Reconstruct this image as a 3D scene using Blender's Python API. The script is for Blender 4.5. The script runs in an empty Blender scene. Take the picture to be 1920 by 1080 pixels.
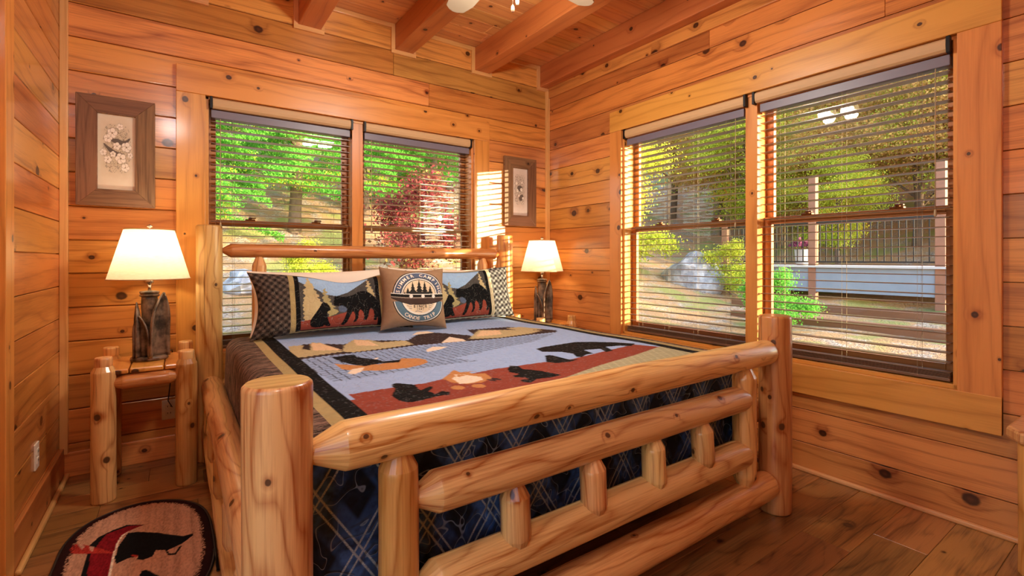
import bpy, math, random
import numpy as np
from mathutils import Vector, Matrix, noise
R_ = math.radians
random.seed(7); NR = np.random.RandomState(11)
scn = bpy.context.scene
COL = scn.collection

# ---------------------------------------------------------------- camera
YAW = math.atan2(630.0, 901.0)
cam_d = bpy.data.cameras.new('camera'); cam = bpy.data.objects.new('camera', cam_d); COL.objects.link(cam)
cam.location = (-2.916, -3.573, 1.2); cam.rotation_euler = (math.pi/2, 0, -YAW)
cam_d.sensor_width = 36; cam_d.lens = 901/1920*36; cam_d.shift_y = -55/1920; cam_d.clip_start = .02
scn.camera = cam
# ---------------------------------------------------------------- colour management
scn.view_settings.view_transform = 'Standard'; scn.view_settings.look = 'None'
scn.view_settings.gamma = 1; scn.view_settings.use_curve_mapping = False
scn.view_settings.exposure = 0.15
scn.cycles.use_denoising = True
scn.cycles.max_bounces = 10; scn.cycles.diffuse_bounces = 5; scn.cycles.glossy_bounces = 4
scn.cycles.transmission_bounces = 6; scn.cycles.transparent_max_bounces = 16
scn.cycles.sample_clamp_indirect = 6; scn.cycles.caustics_reflective = False; scn.cycles.caustics_refractive = False
# ---------------------------------------------------------------- sky
SKY = 0.90
w = bpy.data.worlds.new('sky'); scn.world = w; w.use_nodes = True
wn = w.node_tree; wn.nodes.clear()
sky = wn.nodes.new('ShaderNodeTexSky'); sky.sky_type = 'NISHITA'; sky.sun_disc = False
sky.sun_elevation = R_(28); sky.sun_rotation = R_(150); sky.air_density = 1.2; sky.dust_density = 2.0
bg = wn.nodes.new('ShaderNodeBackground'); bg.inputs[1].default_value = SKY
wo = wn.nodes.new('ShaderNodeOutputWorld'); wn.links.new(sky.outputs[0], bg.inputs[0]); wn.links.new(bg.outputs[0], wo.inputs[0])
# ---------------------------------------------------------------- low autumn sun through the right-hand window
SUN_STRENGTH = 13.0; FAN_WATT = 17; SIDE_LAMP_WATT = 4.5; FILL_WATT = 38
sd = bpy.data.lights.new('sun', 'SUN'); sd.energy = SUN_STRENGTH; sd.color = (1, .80, .50); sd.angle = R_(.5)
so = bpy.data.objects.new('sun', sd); COL.objects.link(so)
_d = Vector((-.50, 1.0, -.093)); so.rotation_euler = _d.to_track_quat('-Z', 'Y').to_euler(); so.location = (6, -12, 3)

# ================================================================ helpers
def lin(h):
    if isinstance(h, str):
        c = [int(h[i:i+2], 16)/255 for i in (0, 2, 4)]
    else: c = [x/255 for x in h]
    return tuple(x/12.92 if x <= .04045 else ((x+.055)/1.055)**2.4 for x in c) + (1,)

class NT:
    def __init__(s, name):
        s.m = bpy.data.materials.new(name); s.m.use_nodes = True; s.t = s.m.node_tree; s.t.nodes.clear()
        s.out = s.n('ShaderNodeOutputMaterial')
    def n(s, ty, **kw):
        x = s.t.nodes.new(ty)
        for k, v in kw.items(): setattr(x, k, v)
        return x
    def l(s, a, b): s.t.links.new(a, b)
    def put(s, v, sock):
        if isinstance(v, bpy.types.NodeSocket): s.l(v, sock)
        elif v is not None: sock.default_value = v
    def m_(s, op, a, b=None, c=None, clamp=False):
        x = s.n('ShaderNodeMath', operation=op); x.use_clamp = clamp
        s.put(a, x.inputs[0]); s.put(b, x.inputs[1]); s.put(c, x.inputs[2]); return x.outputs[0]
    def mix(s, f, a, b, ty='MIX'):
        x = s.n('ShaderNodeMix', data_type='RGBA', blend_type=ty)
        s.put(f, x.inputs[0]); s.put(a, x.inputs[6]); s.put(b, x.inputs[7]); return x.outputs[2]
    def comb(s, a, b, c):
        x = s.n('ShaderNodeCombineXYZ'); s.put(a, x.inputs[0]); s.put(b, x.inputs[1]); s.put(c, x.inputs[2]); return x.outputs[0]
    def sep(s, v):
        x = s.n('ShaderNodeSeparateXYZ'); s.l(v, x.inputs[0]); return x.outputs
    def noise(s, vec, scale, detail=3, rough=.5, dist=0):
        x = s.n('ShaderNodeTexNoise'); s.l(vec, x.inputs['Vector']) if vec is not None else None
        x.inputs['Scale'].default_value = scale; x.inputs['Detail'].default_value = detail
        x.inputs['Roughness'].default_value = rough; x.inputs['Distortion'].default_value = dist; return x.outputs[0]
    def ss(s, v, a, b):  # smoothstep a..b -> 0..1
        x = s.n('ShaderNodeMapRange', interpolation_type='SMOOTHSTEP'); s.l(v, x.inputs[0])
        x.inputs[1].default_value = a; x.inputs[2].default_value = b; return x.outputs[0]
    def bsdf(s, color, rough=.5, bump=None, bstr=.3, bdist=.002, coat=0, metal=0, spec=.5, sheen=0, alpha=None):
        p = s.n('ShaderNodeBsdfPrincipled'); s.put(color, p.inputs['Base Color']); s.put(rough, p.inputs['Roughness'])
        p.inputs['Metallic'].default_value = metal; p.inputs['Coat Weight'].default_value = coat; p.inputs['Coat Roughness'].default_value = .12
        p.inputs['Specular IOR Level'].default_value = spec; p.inputs['Sheen Weight'].default_value = sheen
        if bump is not None:
            b = s.n('ShaderNodeBump'); b.inputs['Strength'].default_value = bstr; b.inputs['Distance'].default_value = bdist
            s.l(bump, b.inputs['Height']); s.l(b.outputs[0], p.inputs['Normal'])
        s.l(p.outputs[0], s.out.inputs[0]); return p

def wood(name, light, dark, knot='2a1008', dens=.5, rough=.32, coat=.25, grain=9, amp=1.6, tint=.28, kmax=.022, fine=.5, cell=4.2, warm=None, ringk=.42, uf=.9, bl=1.1, crack=False):
    g = NT(name)
    uv = g.sep(g.n('ShaderNodeUVMap', uv_map='uv').outputs[0])
    at = g.n('ShaderNodeAttribute', attribute_name='rnd'); r = g.sep(at.outputs['Vector'])
    u = g.m_('ADD', uv[0], g.m_('MULTIPLY', r[0], 37.0)); v = g.m_('ADD', uv[1], g.m_('MULTIPLY', r[1], 11.0)); z = g.m_('MULTIPLY', r[2], 23.0)
    # knots
    vo = g.n('ShaderNodeTexVoronoi', voronoi_dimensions='2D'); g.l(g.comb(g.m_('MULTIPLY', u, .85), v, 0), vo.inputs['Vector'])
    vo.inputs['Scale'].default_value = cell
    cr = g.sep(vo.outputs['Color'])
    wob = g.m_('MULTIPLY', g.m_('SUBTRACT', g.noise(g.comb(u, v, z), 60, 1), .5), .25)
    kr = g.m_('ADD', g.m_('MULTIPLY', g.m_('POWER', cr[0], 1.6), kmax*cell), .006*cell)
    k = g.m_('ADD', g.m_('DIVIDE', vo.outputs['Distance'], kr), wob)
    on = g.m_('LESS_THAN', cr[1], dens)
    km = g.m_('MULTIPLY', g.m_('SUBTRACT', 1.0, g.ss(k, .65, 1.05)), on)
    halo = g.m_('MULTIPLY', g.m_('SUBTRACT', 1.0, g.ss(k, .9, 3.0)), on)
    # grain
    lowf = g.noise(g.comb(g.m_('MULTIPLY', u, uf), g.m_('MULTIPLY', v, 5.0), z), 1.0, 2)
    t = g.m_('ADD', g.m_('MULTIPLY', v, grain), g.m_('MULTIPLY', lowf, amp*2))
    t = g.m_('ADD', t, g.m_('MULTIPLY', halo, .55))
    ring = g.m_('ABSOLUTE', g.m_('SINE', g.m_('MULTIPLY', t, math.pi)))
    ring = g.m_('POWER', g.m_('SUBTRACT', 1.0, ring), 2.2)
    fn = g.noise(g.comb(g.m_('MULTIPLY', u, 5), g.m_('MULTIPLY', v, 160), z), 1.0, 3, .6)
    blo = g.noise(g.comb(g.m_('MULTIPLY', u, 1.3), g.m_('MULTIPLY', v, 6), g.m_('ADD', z, 9.0)), 1.2, 2)
    f = g.m_('ADD', g.m_('MULTIPLY', ring, ringk), g.m_('MULTIPLY', g.m_('SUBTRACT', fn, .42), fine*1.6))
    f = g.m_('ADD', f, g.m_('MULTIPLY', g.m_('SUBTRACT', blo, .5), bl)); f = g.m_('ADD', f, g.m_('MULTIPLY', halo, .35), clamp=True)
    c = g.mix(f, lin(light), lin(dark))
    if warm: c = g.mix(g.m_('MULTIPLY', g.ss(r[2], .35, .9), .75), c, g.mix(f, lin(warm), lin(dark)))
    tv = g.m_('ADD', g.m_('MULTIPLY', r[1], tint), 1-tint*.6)
    h = g.n('ShaderNodeHueSaturation'); g.l(c, h.inputs['Color']); g.l(tv, h.inputs['Value'])
    g.l(g.m_('ADD', g.m_('MULTIPLY', r[0], .02), .49), h.inputs['Hue'])
    kc = g.mix(g.ss(k, 0, .6), lin('4a2414'), lin(knot))
    c = g.mix(g.m_('MULTIPLY', km, .93), h.outputs[0], kc)
    hb = g.m_('SUBTRACT', g.m_('MULTIPLY', fn, .5), g.m_('MULTIPLY', km, .6))
    if crack:   # seasoning checks running along the log
        wv = g.m_('MULTIPLY', g.m_('SUBTRACT', g.noise(g.comb(g.m_('MULTIPLY', u, 3), z, 0), 1.0, 3), .5), .05)
        cv = g.m_('ABSOLUTE', g.m_('SUBTRACT', g.m_('ADD', uv[1], wv), g.m_('MULTIPLY', r[2], .42)))
        ck = g.m_('MULTIPLY', g.m_('SUBTRACT', 1.0, g.ss(cv, .0006, .0022)), g.ss(g.noise(g.comb(u, z, 4), 1.6, 1), .5, .58))
        c = g.mix(g.m_('MULTIPLY', ck, .85), c, lin('2b1408')); hb = g.m_('SUBTRACT', hb, ck)
    g.bsdf(c, rough, bump=hb, bstr=.18, bdist=.0015, coat=coat)
    return g.m

def plain(name, col, rough=.5, metal=0, bump=0, bscale=60, coat=0, spec=.5, var=0, sheen=0):
    g = NT(name); co = g.n('ShaderNodeTexCoord').outputs['Object']
    c = lin(col); nz = g.noise(co, bscale, 3)
    if var:
        c2 = tuple(max(0, x*(1-var)) for x in c[:3]) + (1,)
        c = g.mix(nz, c, c2)
    g.bsdf(c, rough, bump=nz if bump else None, bstr=bump, bdist=.003, coat=coat, metal=metal, spec=spec, sheen=sheen)
    return g.m

def rndv(): return (random.random(), random.random(), random.random())

class MB:
    """collects shapes, builds them as ONE mesh object with uv + rnd attributes"""
    def __init__(s): s.v = []; s.f = []; s.uv = []; s.r = []; s.sm = []; s.mi = []
    def face(s, idx, uvs, r, smooth=False, mi=0):
        s.f.append(idx); s.uv.extend(uvs); s.r.append(r); s.sm.append(smooth); s.mi.append(mi)
    def box(s, lo, hi, g=0, r=None, M=None, mi=0):
        r = r or rndv(); n = len(s.v)
        P = [(x, y, z) for z in (lo[2], hi[2]) for y in (lo[1], hi[1]) for x in (lo[0], hi[0])]
        s.v.extend([tuple(M @ Vector(p)) for p in P] if M else P)
        for ax, idx in ((2, (0, 2, 3, 1)), (2, (4, 5, 7, 6)), (1, (0, 1, 5, 4)), (1, (2, 6, 7, 3)), (0, (0, 4, 6, 2)), (0, (1, 3, 7, 5))):
            o = [a for a in range(3) if a != ax]
            if g in o: ua = g; va = [a for a in o if a != g][0]
            else: ua, va = o
            off = .13*ax if g != ax else 3.1
            s.face([n+i for i in idx], [(P[i][ua], P[i][va]+off) for i in idx], r, mi=mi)
        return s
    def prism(s, pts, z0, z1, g=0, r=None, axis=2, M=None, mi=0):
        """extrude a 2D outline (ccw) along an axis"""
        r = r or rndv(); n = len(s.v); k = len(pts)
        def P(p, h): return {2: (p[0], p[1], h), 1: (p[0], h, p[1]), 0: (h, p[0], p[1])}[axis]
        V = [P(p, z0) for p in pts]+[P(p, z1) for p in pts]
        s.v.extend([tuple(M @ Vector(p)) for p in V] if M else V)
        L = [0]
        for i in range(k): L.append(L[-1]+math.dist(pts[i], pts[(i+1) % k]))
        for i in range(k):
            j = (i+1) % k; s.face([n+i, n+j, n+k+j, n+k+i], [(z0, L[i]), (z0, L[i+1]), (z1, L[i+1]), (z1, L[i])], r, mi=mi)
        uvp = [(p[0], p[1]) if g == 0 else (p[1], p[0]) for p in pts]
        s.face([n+i for i in reversed(range(k))], list(reversed(uvp)), r, mi=mi); s.face([n+k+i for i in range(k)], uvp, r, mi=mi)
        return s
    def tube(s, path, rad, seg=16, cap=True, r=None, smooth=True, lump=0, seed=0, flat=1, mi=0, facet=()):
        """sweep circles of radius rad[i] along path"""
        r = r or rndv(); n = len(s.v); k = len(path); path = [Vector(p) for p in path]
        if not hasattr(rad, '__len__'): rad = [rad]*k
        T = [(path[min(i+1, k-1)]-path[max(i-1, 0)]).normalized() for i in range(k)]
        a = Vector((0, 0, 1)) if abs(T[0].z) < .9 else Vector((0, 1, 0))
        X = T[0].cross(a).normalized(); L = 0; Ls = []
        for i in range(k):
            X = (X-T[i]*X.dot(T[i])).normalized(); Y = T[i].cross(X)
            if i: L += (path[i]-path[i-1]).length
            Ls.append(L)
            for j in range(seg):
                an = 2*math.pi*j/seg; rr = rad[i]
                if lump: rr *= 1+lump*noise.noise(Vector((math.cos(an)*1.3+seed*7.1, math.sin(an)*1.3, L*4+seed)))*2
                s.v.append(tuple(path[i]+X*math.cos(an)*rr+Y*math.sin(an)*rr*flat))
        R0 = max(rad)
        for i in range(k-1):
            for j in range(seg):
                j2 = (j+1) % seg; c0 = 2*math.pi*R0*j/seg; c1 = 2*math.pi*R0*(j+1)/seg
                s.face([n+i*seg+j, n+i*seg+j2, n+(i+1)*seg+j2, n+(i+1)*seg+j], [(Ls[i], c0), (Ls[i], c1), (Ls[i+1], c1), (Ls[i+1], c0)], r, smooth and i not in facet, mi)
        if cap:
            for i0, o in ((0, reversed(range(seg))), ((k-1), range(seg))):
                o = list(o); s.face([n+i0*seg+j for j in o], [(.3*rad[i0]*math.cos(2*math.pi*j/seg)+5+r[0], rad[i0]*.3*math.sin(2*math.pi*j/seg)) for j in o], r, False, mi)
        return s
    def lathe(s, prof, seg=24, c=(0, 0, 0), r=None, smooth=True, cap=True, mi=0, sx=1, sy=1):
        r = r or rndv(); n = len(s.v); k = len(prof)
        for (rr, z) in prof:
            for j in range(seg):
                an = 2*math.pi*j/seg; s.v.append((c[0]+rr*sx*math.cos(an), c[1]+rr*sy*math.sin(an), c[2]+z))
        for i in range(k-1):
            for j in range(seg):
                j2 = (j+1) % seg
                s.face([n+i*seg+j, n+i*seg+j2, n+(i+1)*seg+j2, n+(i+1)*seg+j], [(prof[i][1], .2*j/seg), (prof[i][1], .2*(j+1)/seg), (prof[i+1][1], .2*(j+1)/seg), (prof[i+1][1], .2*j/seg)], r, smooth, mi)
        if cap:
            s.face([n+j for j in reversed(range(seg))], [(0, 0)]*seg, r, False, mi); s.face([n+(k-1)*seg+j for j in range(seg)], [(0, 0)]*seg, r, False, mi)
        return s
    def build(s, name, mats, parent=None, bevel=0, seg=2, auto=False, solid=0, sub=0):
        me = bpy.data.meshes.new(name); me.from_pydata(s.v, [], s.f)
        uvl = me.uv_layers.new(name='uv'); uvl.data.foreach_set('uv', np.array(s.uv, dtype=np.float32).ravel())
        cnt = np.array([len(f) for f in s.f]); rr = np.ones((len(s.uv), 4), dtype=np.float32)
        rr[:, :3] = np.repeat(np.array(s.r, dtype=np.float32), cnt, axis=0)
        ca = me.attributes.new('rnd', 'FLOAT_COLOR', 'CORNER'); ca.data.foreach_set('color', rr.ravel())
        me.polygons.foreach_set('use_smooth', s.sm); me.polygons.foreach_set('material_index', s.mi)
        for m in (mats if isinstance(mats, (list, tuple)) else [mats]): me.materials.append(m)
        me.validate(); me.update()
        o = bpy.data.objects.new(name, me); COL.objects.link(o)
        if parent: o.parent = parent
        if solid: d = o.modifiers.new('thick', 'SOLIDIFY'); d.thickness = solid; d.offset = 0
        if sub: d = o.modifiers.new('sub', 'SUBSURF'); d.levels = sub; d.render_levels = sub
        if bevel:
            b = o.modifiers.new('bevel', 'BEVEL'); b.width = bevel; b.segments = seg; b.limit_method = 'ANGLE'; b.angle_limit = R_(40)
        return o

def empty(name, loc=(0, 0, 0), rz=0, parent=None):
    o = bpy.data.objects.new(name, None); COL.objects.link(o); o.location = loc; o.rotation_euler = (0, 0, rz)
    o.empty_display_size = .05
    if parent: o.parent = parent
    return o
def tag(o, label, cat, group=None, kind=None):
    o['label'] = label; o['category'] = cat
    if group: o['group'] = group
    if kind: o['kind'] = kind
    return o
def struct(o): o['kind'] = 'structure'; return o
def copy_tree(o, parent=None):
    c = o.copy(); COL.objects.link(c)
    if parent: c.parent = parent
    for ch in [x for x in bpy.data.objects if x.parent == o]: copy_tree(ch, c)
    return c

def log(mb, p0, p1, r, e0='flat', e1='flat', seg=20, lump=.02, rv=None, tl=.07, tip=.5, bow=0.0, r1=None):
    """peeled log from p0 to p1; ends flat, cone (draw-knifed) or round"""
    p0 = Vector(p0); p1 = Vector(p1); d = (p1-p0); L = d.length; d.normalize(); r1 = r1 or r
    ts = [0.0]; rs = []
    def endprof(e, ra):
        if e == 'cone': return [(0, tip*ra*.85), (.003, tip*ra), (tl, ra*.99), (tl+.012, ra)]
        if e == 'round': return [(0, ra*.55), (ra*.12, ra*.82), (ra*.35, ra*.97), (ra*.6, ra)]
        return [(0, ra*.90), (.006, ra*.985), (.012, ra)]
    A = endprof(e0, r); B = endprof(e1, r1)
    mid = max(2, int(L/.07)); a0 = A[-1][0]; b0 = L-B[-1][0]
    pts = list(A)+[(a0+(b0-a0)*i/mid, r+(r1-r)*i/mid) for i in range(1, mid)]+[(L-t, q) for t, q in reversed(B)]
    side = d.cross(Vector((0, 0, 1))); side = side.normalized() if side.length > .1 else Vector((1, 0, 0))
    up = side.cross(d)
    path = [p0+d*t+up*bow*math.sin(math.pi*t/L) for t, _ in pts]
    K = len(pts); fc = ([0, 1] if e0 == 'cone' else [])+([K-2, K-3] if e1 == 'cone' else [])
    mb.tube(path, [q for _, q in pts], seg=seg, lump=lump, seed=random.random()*50, r=rv, facet=fc)
    return mb

# ================================================================ materials
M = {}
M['wall'] = wood('varnished_pine_wall', 'd68a43', '85401a', dens=.48, rough=.3, coat=.35, grain=14, tint=.46, kmax=.026, warm='e2a055', fine=.7)
M['trim'] = wood('pine_trim', 'e09a4a', 'aa6426', dens=.75, rough=.34, coat=.3, grain=12, tint=.12, kmax=.014, fine=.4)
M['trimpale'] = wood('pale_pine_strip', 'e6b070', 'c98a48', dens=.10, rough=.4, coat=.2, grain=20, tint=.1, kmax=.006)
M['ceil'] = wood('pine_ceiling_boards', 'e2a362', 'b06836', dens=.5, rough=.4, coat=.15, grain=16, tint=.25, kmax=.013, cell=5)
M['beam'] = wood('pine_beam', 'c4783e', '944820', dens=.4, rough=.42, coat=.15, grain=10, tint=.12, kmax=.014)
M['floor'] = wood('floor_planks', 'a87842', '4f2f14', knot='2c1a0e', dens=.3, rough=.33, coat=.15, grain=10, amp=3.5, tint=.5, kmax=.016, fine=.9, bl=2.4, uf=1.4)
M['log'] = wood('peeled_log', 'eabb78', 'a35a20', knot='45240f', dens=.55, rough=.34, coat=.3, grain=17, amp=3.2, tint=.22, kmax=.012, fine=.9, cell=5.5, warm='d08c48', ringk=.6, uf=1.4, bl=1.7, crack=True)
M['frame_wood'] = wood('dark_barn_wood', '8f6748', '553420', knot='1c120c', dens=.4, rough=.6, coat=0, grain=24, tint=.3, kmax=.010, fine=1, cell=6)
M['sash'] = wood('brown_sash', 'bf8048', '8e5428', dens=.0, rough=.4, coat=.2, grain=20, tint=.1)
M['slat'] = plain('brown_slat', '765843', .35, coat=.25)
M['headrail'] = plain('grey_headrail', '757080', .4)
M['shade_tan'] = plain('tan_roller_fabric', 'c9a679', .55, bump=.1, bscale=300)
M['blackmetal'] = plain('black_metal', '1c1a1a', .4, metal=.6)
M['cord'] = plain('blind_cord', 'b9a888', .7)
M['chrome'] = plain('chrome', 'd8d4cc', .18, metal=1)
M['white_pl'] = plain('white_plastic', 'e9e2d2', .35)
M['dark_pl'] = plain('dark_plastic', '28221e', .4)
M['brass'] = plain('bronze_latch', '8a5a30', .35, metal=.5)
M['fanw'] = plain('cream_fan_blade', 'b9a88e', .5)
M['fanm'] = plain('fan_metal', 'b9ab94', .3, metal=.7)
M['linen'] = plain('white_linen', 'f1e4d2', .8, bump=.15, bscale=220, sheen=.2)
M['ext'] = plain('exterior_stain', '7a5236', .7)
g = NT('window_glass')
gl = g.n('ShaderNodeBsdfGlossy'); gl.inputs['Roughness'].default_value = 0.0; tr = g.n('ShaderNodeBsdfTransparent'); tr.inputs[0].default_value = (.97, .98, .97, 1)
fr = g.n('ShaderNodeFresnel'); fr.inputs[0].default_value = 1.5; mx = g.n('ShaderNodeMixShader')
gm_ = g.n('ShaderNodeNewGeometry'); g.l(g.m_('MULTIPLY', fr.outputs[0], g.m_('SUBTRACT', 1.0, gm_.outputs['Backfacing'])), mx.inputs[0]); g.l(tr.outputs[0], mx.inputs[1]); g.l(gl.outputs[0], mx.inputs[2]); g.l(mx.outputs[0], g.out.inputs[0])
M['glass'] = g.m
g = NT('lamp_shade_linen'); co = g.n('ShaderNodeTexCoord').outputs['Object']
nz = g.noise(g.comb(g.sep(co)[0], g.sep(co)[1], g.m_('MULTIPLY', g.sep(co)[2], 6)), 40, 4)
cc = g.mix(nz, lin('f6e8cc'), lin('e8d0a4'))
df = g.n('ShaderNodeBsdfDiffuse'); tl = g.n('ShaderNodeBsdfTranslucent'); g.l(cc, df.inputs[0]); g.l(cc, tl.inputs[0])
mx = g.n('ShaderNodeMixShader'); mx.inputs[0].default_value = .5; g.l(df.outputs[0], mx.inputs[1]); g.l(tl.outputs[0], mx.inputs[2]); g.l(mx.outputs[0], g.out.inputs[0])
M['shade'] = g.m
def emis(name, col, st):
    g = NT(name); e = g.n('ShaderNodeEmission'); e.inputs[0].default_value = lin(col); e.inputs[1].default_value = st; g.l(e.outputs[0], g.out.inputs[0]); return g.m
M['bulb'] = emis('lit_bulb', 'ffe4bc', 7)
M['bulb_fan'] = emis('lit_glass_shade', 'ffe0b0', 9)
# carved bronze-brown resin
g = NT('carved_bark'); co = g.n('ShaderNodeTexCoord').outputs['Object']; s_ = g.sep(co)
nz = g.noise(co, 22, 5, .6); st = g.noise(g.comb(g.m_('MULTIPLY', s_[0], 25), g.m_('MULTIPLY', s_[1], 25), g.m_('MULTIPLY', s_[2], 7)), 1, 3)
f = g.m_('MULTIPLY', g.m_('ADD', nz, st), .5); c = g.mix(g.ss(f, .38, .62), lin('2e241c'), lin('8d7560'))
g.bsdf(c, .42, bump=f, bstr=.8, bdist=.006); M['bark'] = g.m

def artcloth(name, attr='art', rough=.85, stitch=True, sscale=17, sc='8f8f90', samt=.35, weave=900, sheen=0):
    """printed / pieced cloth: colour comes from the art attribute (the cloth's own colours), stitched in loops"""
    g = NT(name); at = g.n('ShaderNodeAttribute', attribute_name=attr); co = g.n('ShaderNodeTexCoord').outputs['Object']
    c = at.outputs['Color']; wv = g.noise(co, weave, 2); h = g.m_('MULTIPLY', wv, .15)
    c = g.mix(.25, c, g.mix(g.noise(co, 35, 4), lin('202020'), lin('ffffff')), 'SOFT_LIGHT')
    if stitch:
        n1 = g.noise(co, sscale, 0, .5, .6); d = g.m_('ABSOLUTE', g.m_('SUBTRACT', n1, .5))
        ln = g.m_('SUBTRACT', 1.0, g.ss(d, .003, .012)); dash = g.ss(g.noise(co, 120, 0), .36, .46)
        pf = g.m_('SUBTRACT', 1.0, g.ss(d, 0, .10)); h = g.m_('SUBTRACT', h, g.m_('MULTIPLY', pf, 1.0))
        c = g.mix(g.m_('MULTIPLY', g.m_('MULTIPLY', ln, dash), samt), c, lin(sc))
    g.bsdf(c, rough, bump=h, bstr=.45, bdist=.003, sheen=sheen, spec=.12)
    return g.m
M['quilt'] = artcloth('pieced_quilt_top', sscale=24, samt=.16)
M['sham'] = artcloth('pieced_sham', sscale=30, samt=.38, sc='a8a8a0')
M['print'] = artcloth('printed_canvas', stitch=False)
M['artprint'] = artcloth('flower_print', stitch=False, rough=.3, weave=300, sheen=0)
M['rug'] = artcloth('woven_pile_rug', stitch=False, weave=260, rough=1, sheen=0)

def lattice(g, u, v, ang, sp, half, off=0):
    a = R_(ang); t = g.m_('ADD', g.m_('MULTIPLY', u, math.cos(a)/sp), g.m_('MULTIPLY', v, math.sin(a)/sp)); t = g.m_('ADD', t, off)
    fr = g.m_('ABSOLUTE', g.m_('SUBTRACT', g.m_('FRACT', t), .5)); d = g.m_('MULTIPLY', fr, sp)
    d2 = g.m_('ABSOLUTE', g.m_('SUBTRACT', d, half)); return g.m_('SUBTRACT', 1.0, g.ss(d2, .001, .0042)), g.m_('FRACT', t)
# navy / black plaid reverse of the quilt, cream double lines, loop stitching
g = NT('navy_plaid_quilting'); uv = g.sep(g.n('ShaderNodeUVMap', uv_map='uv').outputs[0]); co = g.n('ShaderNodeTexCoord').outputs['Object']
wx = g.m_('ADD', uv[0], g.m_('MULTIPLY', g.noise(co, 5, 1), .02)); wy = g.m_('ADD', uv[1], g.m_('MULTIPLY', g.noise(co, 5, 1), .02))
l1, f1 = lattice(g, wx, wy, 33, .17, .010); l2, f2 = lattice(g, wx, wy, 147, .17, .010)
blk = g.m_('MULTIPLY', g.ss(g.m_('ABSOLUTE', g.m_('SUBTRACT', f1, .5)), .22, .30), 1.0); blk2 = g.ss(g.m_('ABSOLUTE', g.m_('SUBTRACT', f2, .5)), .22, .30)
c = g.mix(g.m_('MULTIPLY', g.m_('ADD', blk, blk2), .5), lin('3f63a0'), lin('0c0e16'))
c = g.mix(g.ss(g.noise(co, 30, 4), .3, .8), c, lin('182238'))
br = g.ss(g.noise(co, 500, 1), .35, .6)
c = g.mix(g.m_('MULTIPLY', g.m_('MAXIMUM', l1, l2), g.m_('ADD', g.m_('MULTIPLY', br, .55), .3)), c, lin('b4bcba'))
n1 = g.noise(co, 14, 0, .5, .8); d = g.m_('ABSOLUTE', g.m_('SUBTRACT', n1, .5)); ln = g.m_('SUBTRACT', 1.0, g.ss(d, .004, .014))
c = g.mix(g.m_('MULTIPLY', ln, .55), c, lin('8d9cae'))
h = g.m_('MULTIPLY', g.ss(d, 0, .12), 1.0); g.bsdf(c, .85, bump=h, bstr=.6, bdist=.008, spec=.2, sheen=.1); M['plaid'] = g.m
# brown brushed plaid border
g = NT('brown_plaid_border'); uv = g.sep(g.n('ShaderNodeUVMap', uv_map='uv').outputs[0]); co = g.n('ShaderNodeTexCoord').outputs['Object']
l1, f1 = lattice(g, uv[0], uv[1], 40, .05, .006); l2, f2 = lattice(g, uv[0], uv[1], 140, .05, .006)
st = g.noise(g.comb(g.m_('ADD', g.m_('MULTIPLY', uv[0], 9), g.m_('MULTIPLY', uv[1], 10)), g.m_('MULTIPLY', uv[1], 46), 0), 1, 5, .75, .6); st2 = g.noise(co, 380, 2)
c = g.mix(g.ss(st, .36, .66), lin('120e0d'), lin('86695a')); c = g.mix(g.m_('MULTIPLY', g.m_('MAXIMUM', l1, l2), g.m_('MULTIPLY', g.ss(st2, .45, .6), .25)), c, lin('b59c80')); c = g.mix(g.ss(g.noise(g.comb(g.m_('MULTIPLY', uv[0], 14), g.m_('MULTIPLY', uv[1], 170), 3), 1, 3, .7), .58, .68), c, lin('b39a84'))
g.bsdf(c, .9, bump=st, bstr=.4, bdist=.003, spec=.2); M['border'] = g.m
# ground / rock / foliage
g = NT('leafy_gravel'); co = g.n('ShaderNodeTexCoord').outputs['Object']
a = g.noise(co, 3, 5, .65); b = g.noise(co, 26, 3, .7); c = g.mix(g.ss(b, .35, .65), lin('75665a'), lin('bcab9c')); c = g.mix(g.ss(a, .36, .56), c, lin('a9845f'))
c = g.mix(g.ss(g.noise(co, 1.1, 3), .5, .62), c, lin('8c8a52')); g.bsdf(c, .95, bump=b, bstr=.7, bdist=.05, spec=.1); M['ground'] = g.m
g = NT('grey_rock'); co = g.n('ShaderNodeTexCoord').outputs['Object']; a = g.noise(co, 2.2, 6, .65)
g.bsdf(g.mix(g.ss(a, .35, .65), lin('7f7e84'), lin('c2bfc2')), .9, bump=a, bstr=.8, bdist=.08); M['rock'] = g.m
M['trunk'] = plain('tree_bark', '7c6654', .9, bump=.6, bscale=18, var=.6)
M['deckw'] = plain('deck_post_stain', 'a9745a', .6, var=.3, bscale=8)
M['decktop'] = plain('pale_deck_edge', 'cfcac8', .6)
M['rim'] = plain('grey_blue_concrete', '9aa4b2', .8, var=.2, bscale=6)
M['baluster'] = plain('black_baluster', '141414', .5)
M['flower'] = plain('purple_flowers', '8c3a66', .8, var=.5, bscale=40)
def leafmat(name, a, b, c3=None):
    g = NT(name); at = g.n('ShaderNodeAttribute', attribute_name='rnd'); r = g.sep(at.outputs['Vector'])
    c = g.mix(r[0], lin(a), lin(b))
    if c3: c = g.mix(g.ss(r[1], .45 if ('red' in name or 'brown' in name) else .75, .85), c, lin(c3))
    df = g.n('ShaderNodeBsdfDiffuse'); tl = g.n('ShaderNodeBsdfTranslucent'); g.l(c, df.inputs[0]); g.l(c, tl.inputs[0])
    mx = g.n('ShaderNodeMixShader'); mx.inputs[0].default_value = .45; g.l(df.outputs[0], mx.inputs[1]); g.l(tl.outputs[0], mx.inputs[2]); g.l(mx.outputs[0], g.out.inputs[0]); return g.m
M['needle'] = leafmat('green_needles', '3f8a2c', '8fd05a', 'cfc24a')
M['needle2'] = leafmat('blue_green_needles', '3f7a58', '86b37c')
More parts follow.
